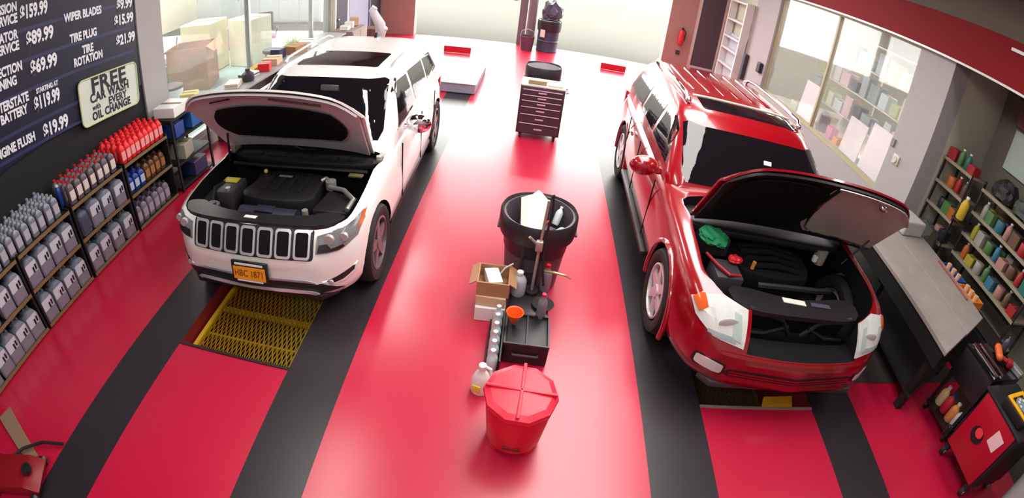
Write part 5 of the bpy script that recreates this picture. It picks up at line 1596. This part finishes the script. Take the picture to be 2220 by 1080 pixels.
carton('pink_box', 'pink box on the ledge near the window mullion', (5.95, 8.42, .752), (.18, .2, .24), M('box_pink', (206, 110, 150), .5))
k = MB(); k.lathe([(.12, 0), (.16, .12), (.13, .34), (.05, .42), (0, .42)], (0, 0, 0), None, 18)
tag(k.build('black_helmet_bag', BAG, None, True, (5.96, 8.85, .752)), 'black bag on the ledge at the window mullion', 'bag')
carton('green_box', 'sage green box on the far part of the window ledge', (5.95, 10.1, .752), (.2, .3, .2), M('box_sage', (150, 170, 130), .5))
# switch box and plate on the wide pillar
k = MB(); k.cyl((0, 0, 0), .05, .05, None, 'x', 18); k.box((.012, 0, 0), (.02, .16, .16), None, bev=.01)
tag(k.build('light_switch', M('switch_cream', (205, 196, 186), .5), None, True, (5.472, 5.85, 1.42)), 'round knob switch on the wide grey pillar', 'switch')
k = MB(); k.box((0, 0, 0), (.03, .09, .12), None, bev=.006)
tag(k.build('outlet_box', M('outlet_grey', (130, 126, 118), .5), None, False, (5.484, 6.05, 1.62)), 'small grey outlet box high on the wide pillar', 'outlet')
# far right wall: extinguisher, doors, white rack
fe = thing('fire_extinguisher', 'red fire extinguisher on the pink pillar by the far door', 'fire extinguisher', (4.25, 14.80, .86))
k = MB(); k.lathe([(.07, 0), (.085, .02), (.085, .38), (.05, .46), (.025, .48), (0, .48)], (0, 0, 0), None, 20); k.build('cylinder', REDP, fe)
k = MB(); k.box((0, 0, .51), (.05, .09, .05), None, bev=.008); k.tube([(0, -.04, .52), (0, -.12, .54)], .010); k.build('valve_handle', BPLA, fe)
k = MB(); k.tube([(.03, 0, .49), (.11, -.02, .42), (.10, -.03, .15)], .012); k.build('hose', RUB, fe)
k = MB(); k.box((0, 0, 0), (.12, .05, .12), None, bev=.008)
tag(k.build('outlet_box', DGRY, None, False, (4.25, 14.87, .60)), 'dark outlet box under the fire extinguisher', 'outlet')
r = bpy.data.objects.new('door_3', None); COL.objects.link(r); r['kind'] = 'structure'
k = MB(); k.box((5.08, 14.87, 1.55), (.74, .05, 2.5), None, bev=.006); o = k.build('door_leaf', M('dark_door3', (84, 70, 82), .6), r, False); o['kind'] = 'structure'
k = MB(); k.box((4.66, 14.86, 1.5), (.08, .08, 3.0)); k.box((5.47, 14.86, 1.5), (.05, .08, 3.0)); k.box((5.07, 14.86, .15), (.74, .07, .30)); o = k.build('door_frame', M('frame_pink', (214, 196, 190), .5), r, False); o['kind'] = 'structure'
ld = thing('louvre_rack', 'white slatted rack against the far right wall by the door', 'rack', (5.36, 13.4, 0))
for y in (-.62, .62):
    k = MB(); k.box((0, y, 1.35), (.22, .07, 2.7)); k.build('upright', WHITE, ld, False)
for z in (.3, .8, 1.25, 1.6, 2.1, 2.66):
    k = MB(); k.box((0, 0, z), (.22, 1.17, .06), None); k.build('slat', M('slat_white', (206, 202, 206), .5), ld, False)
k = MB(); k.box((.09, 0, .9), (.03, 1.17, 1.6)); k.build('back_panel', M('slat_grey', (186, 182, 190), .5), ld, False)
k = MB(); k.box((0, 0, 0), (.12, .16, .7), None, bev=.02)
tag(k.build('dark_handset', M('handset_dark', (58, 50, 66), .5), None, False, (5.44, 12.5, 1.02)), 'tall dark box fixed on the post near the white rack', 'box')
k = MB(); k.box((0, 0, 0), (.10, .2, .26), None, bev=.02)
tag(k.build('wall_phone', M('phone_black', (34, 32, 34), .4), None, False, (5.45, 11.55, 1.25)), 'black phone on the post by the showroom windows', 'phone')
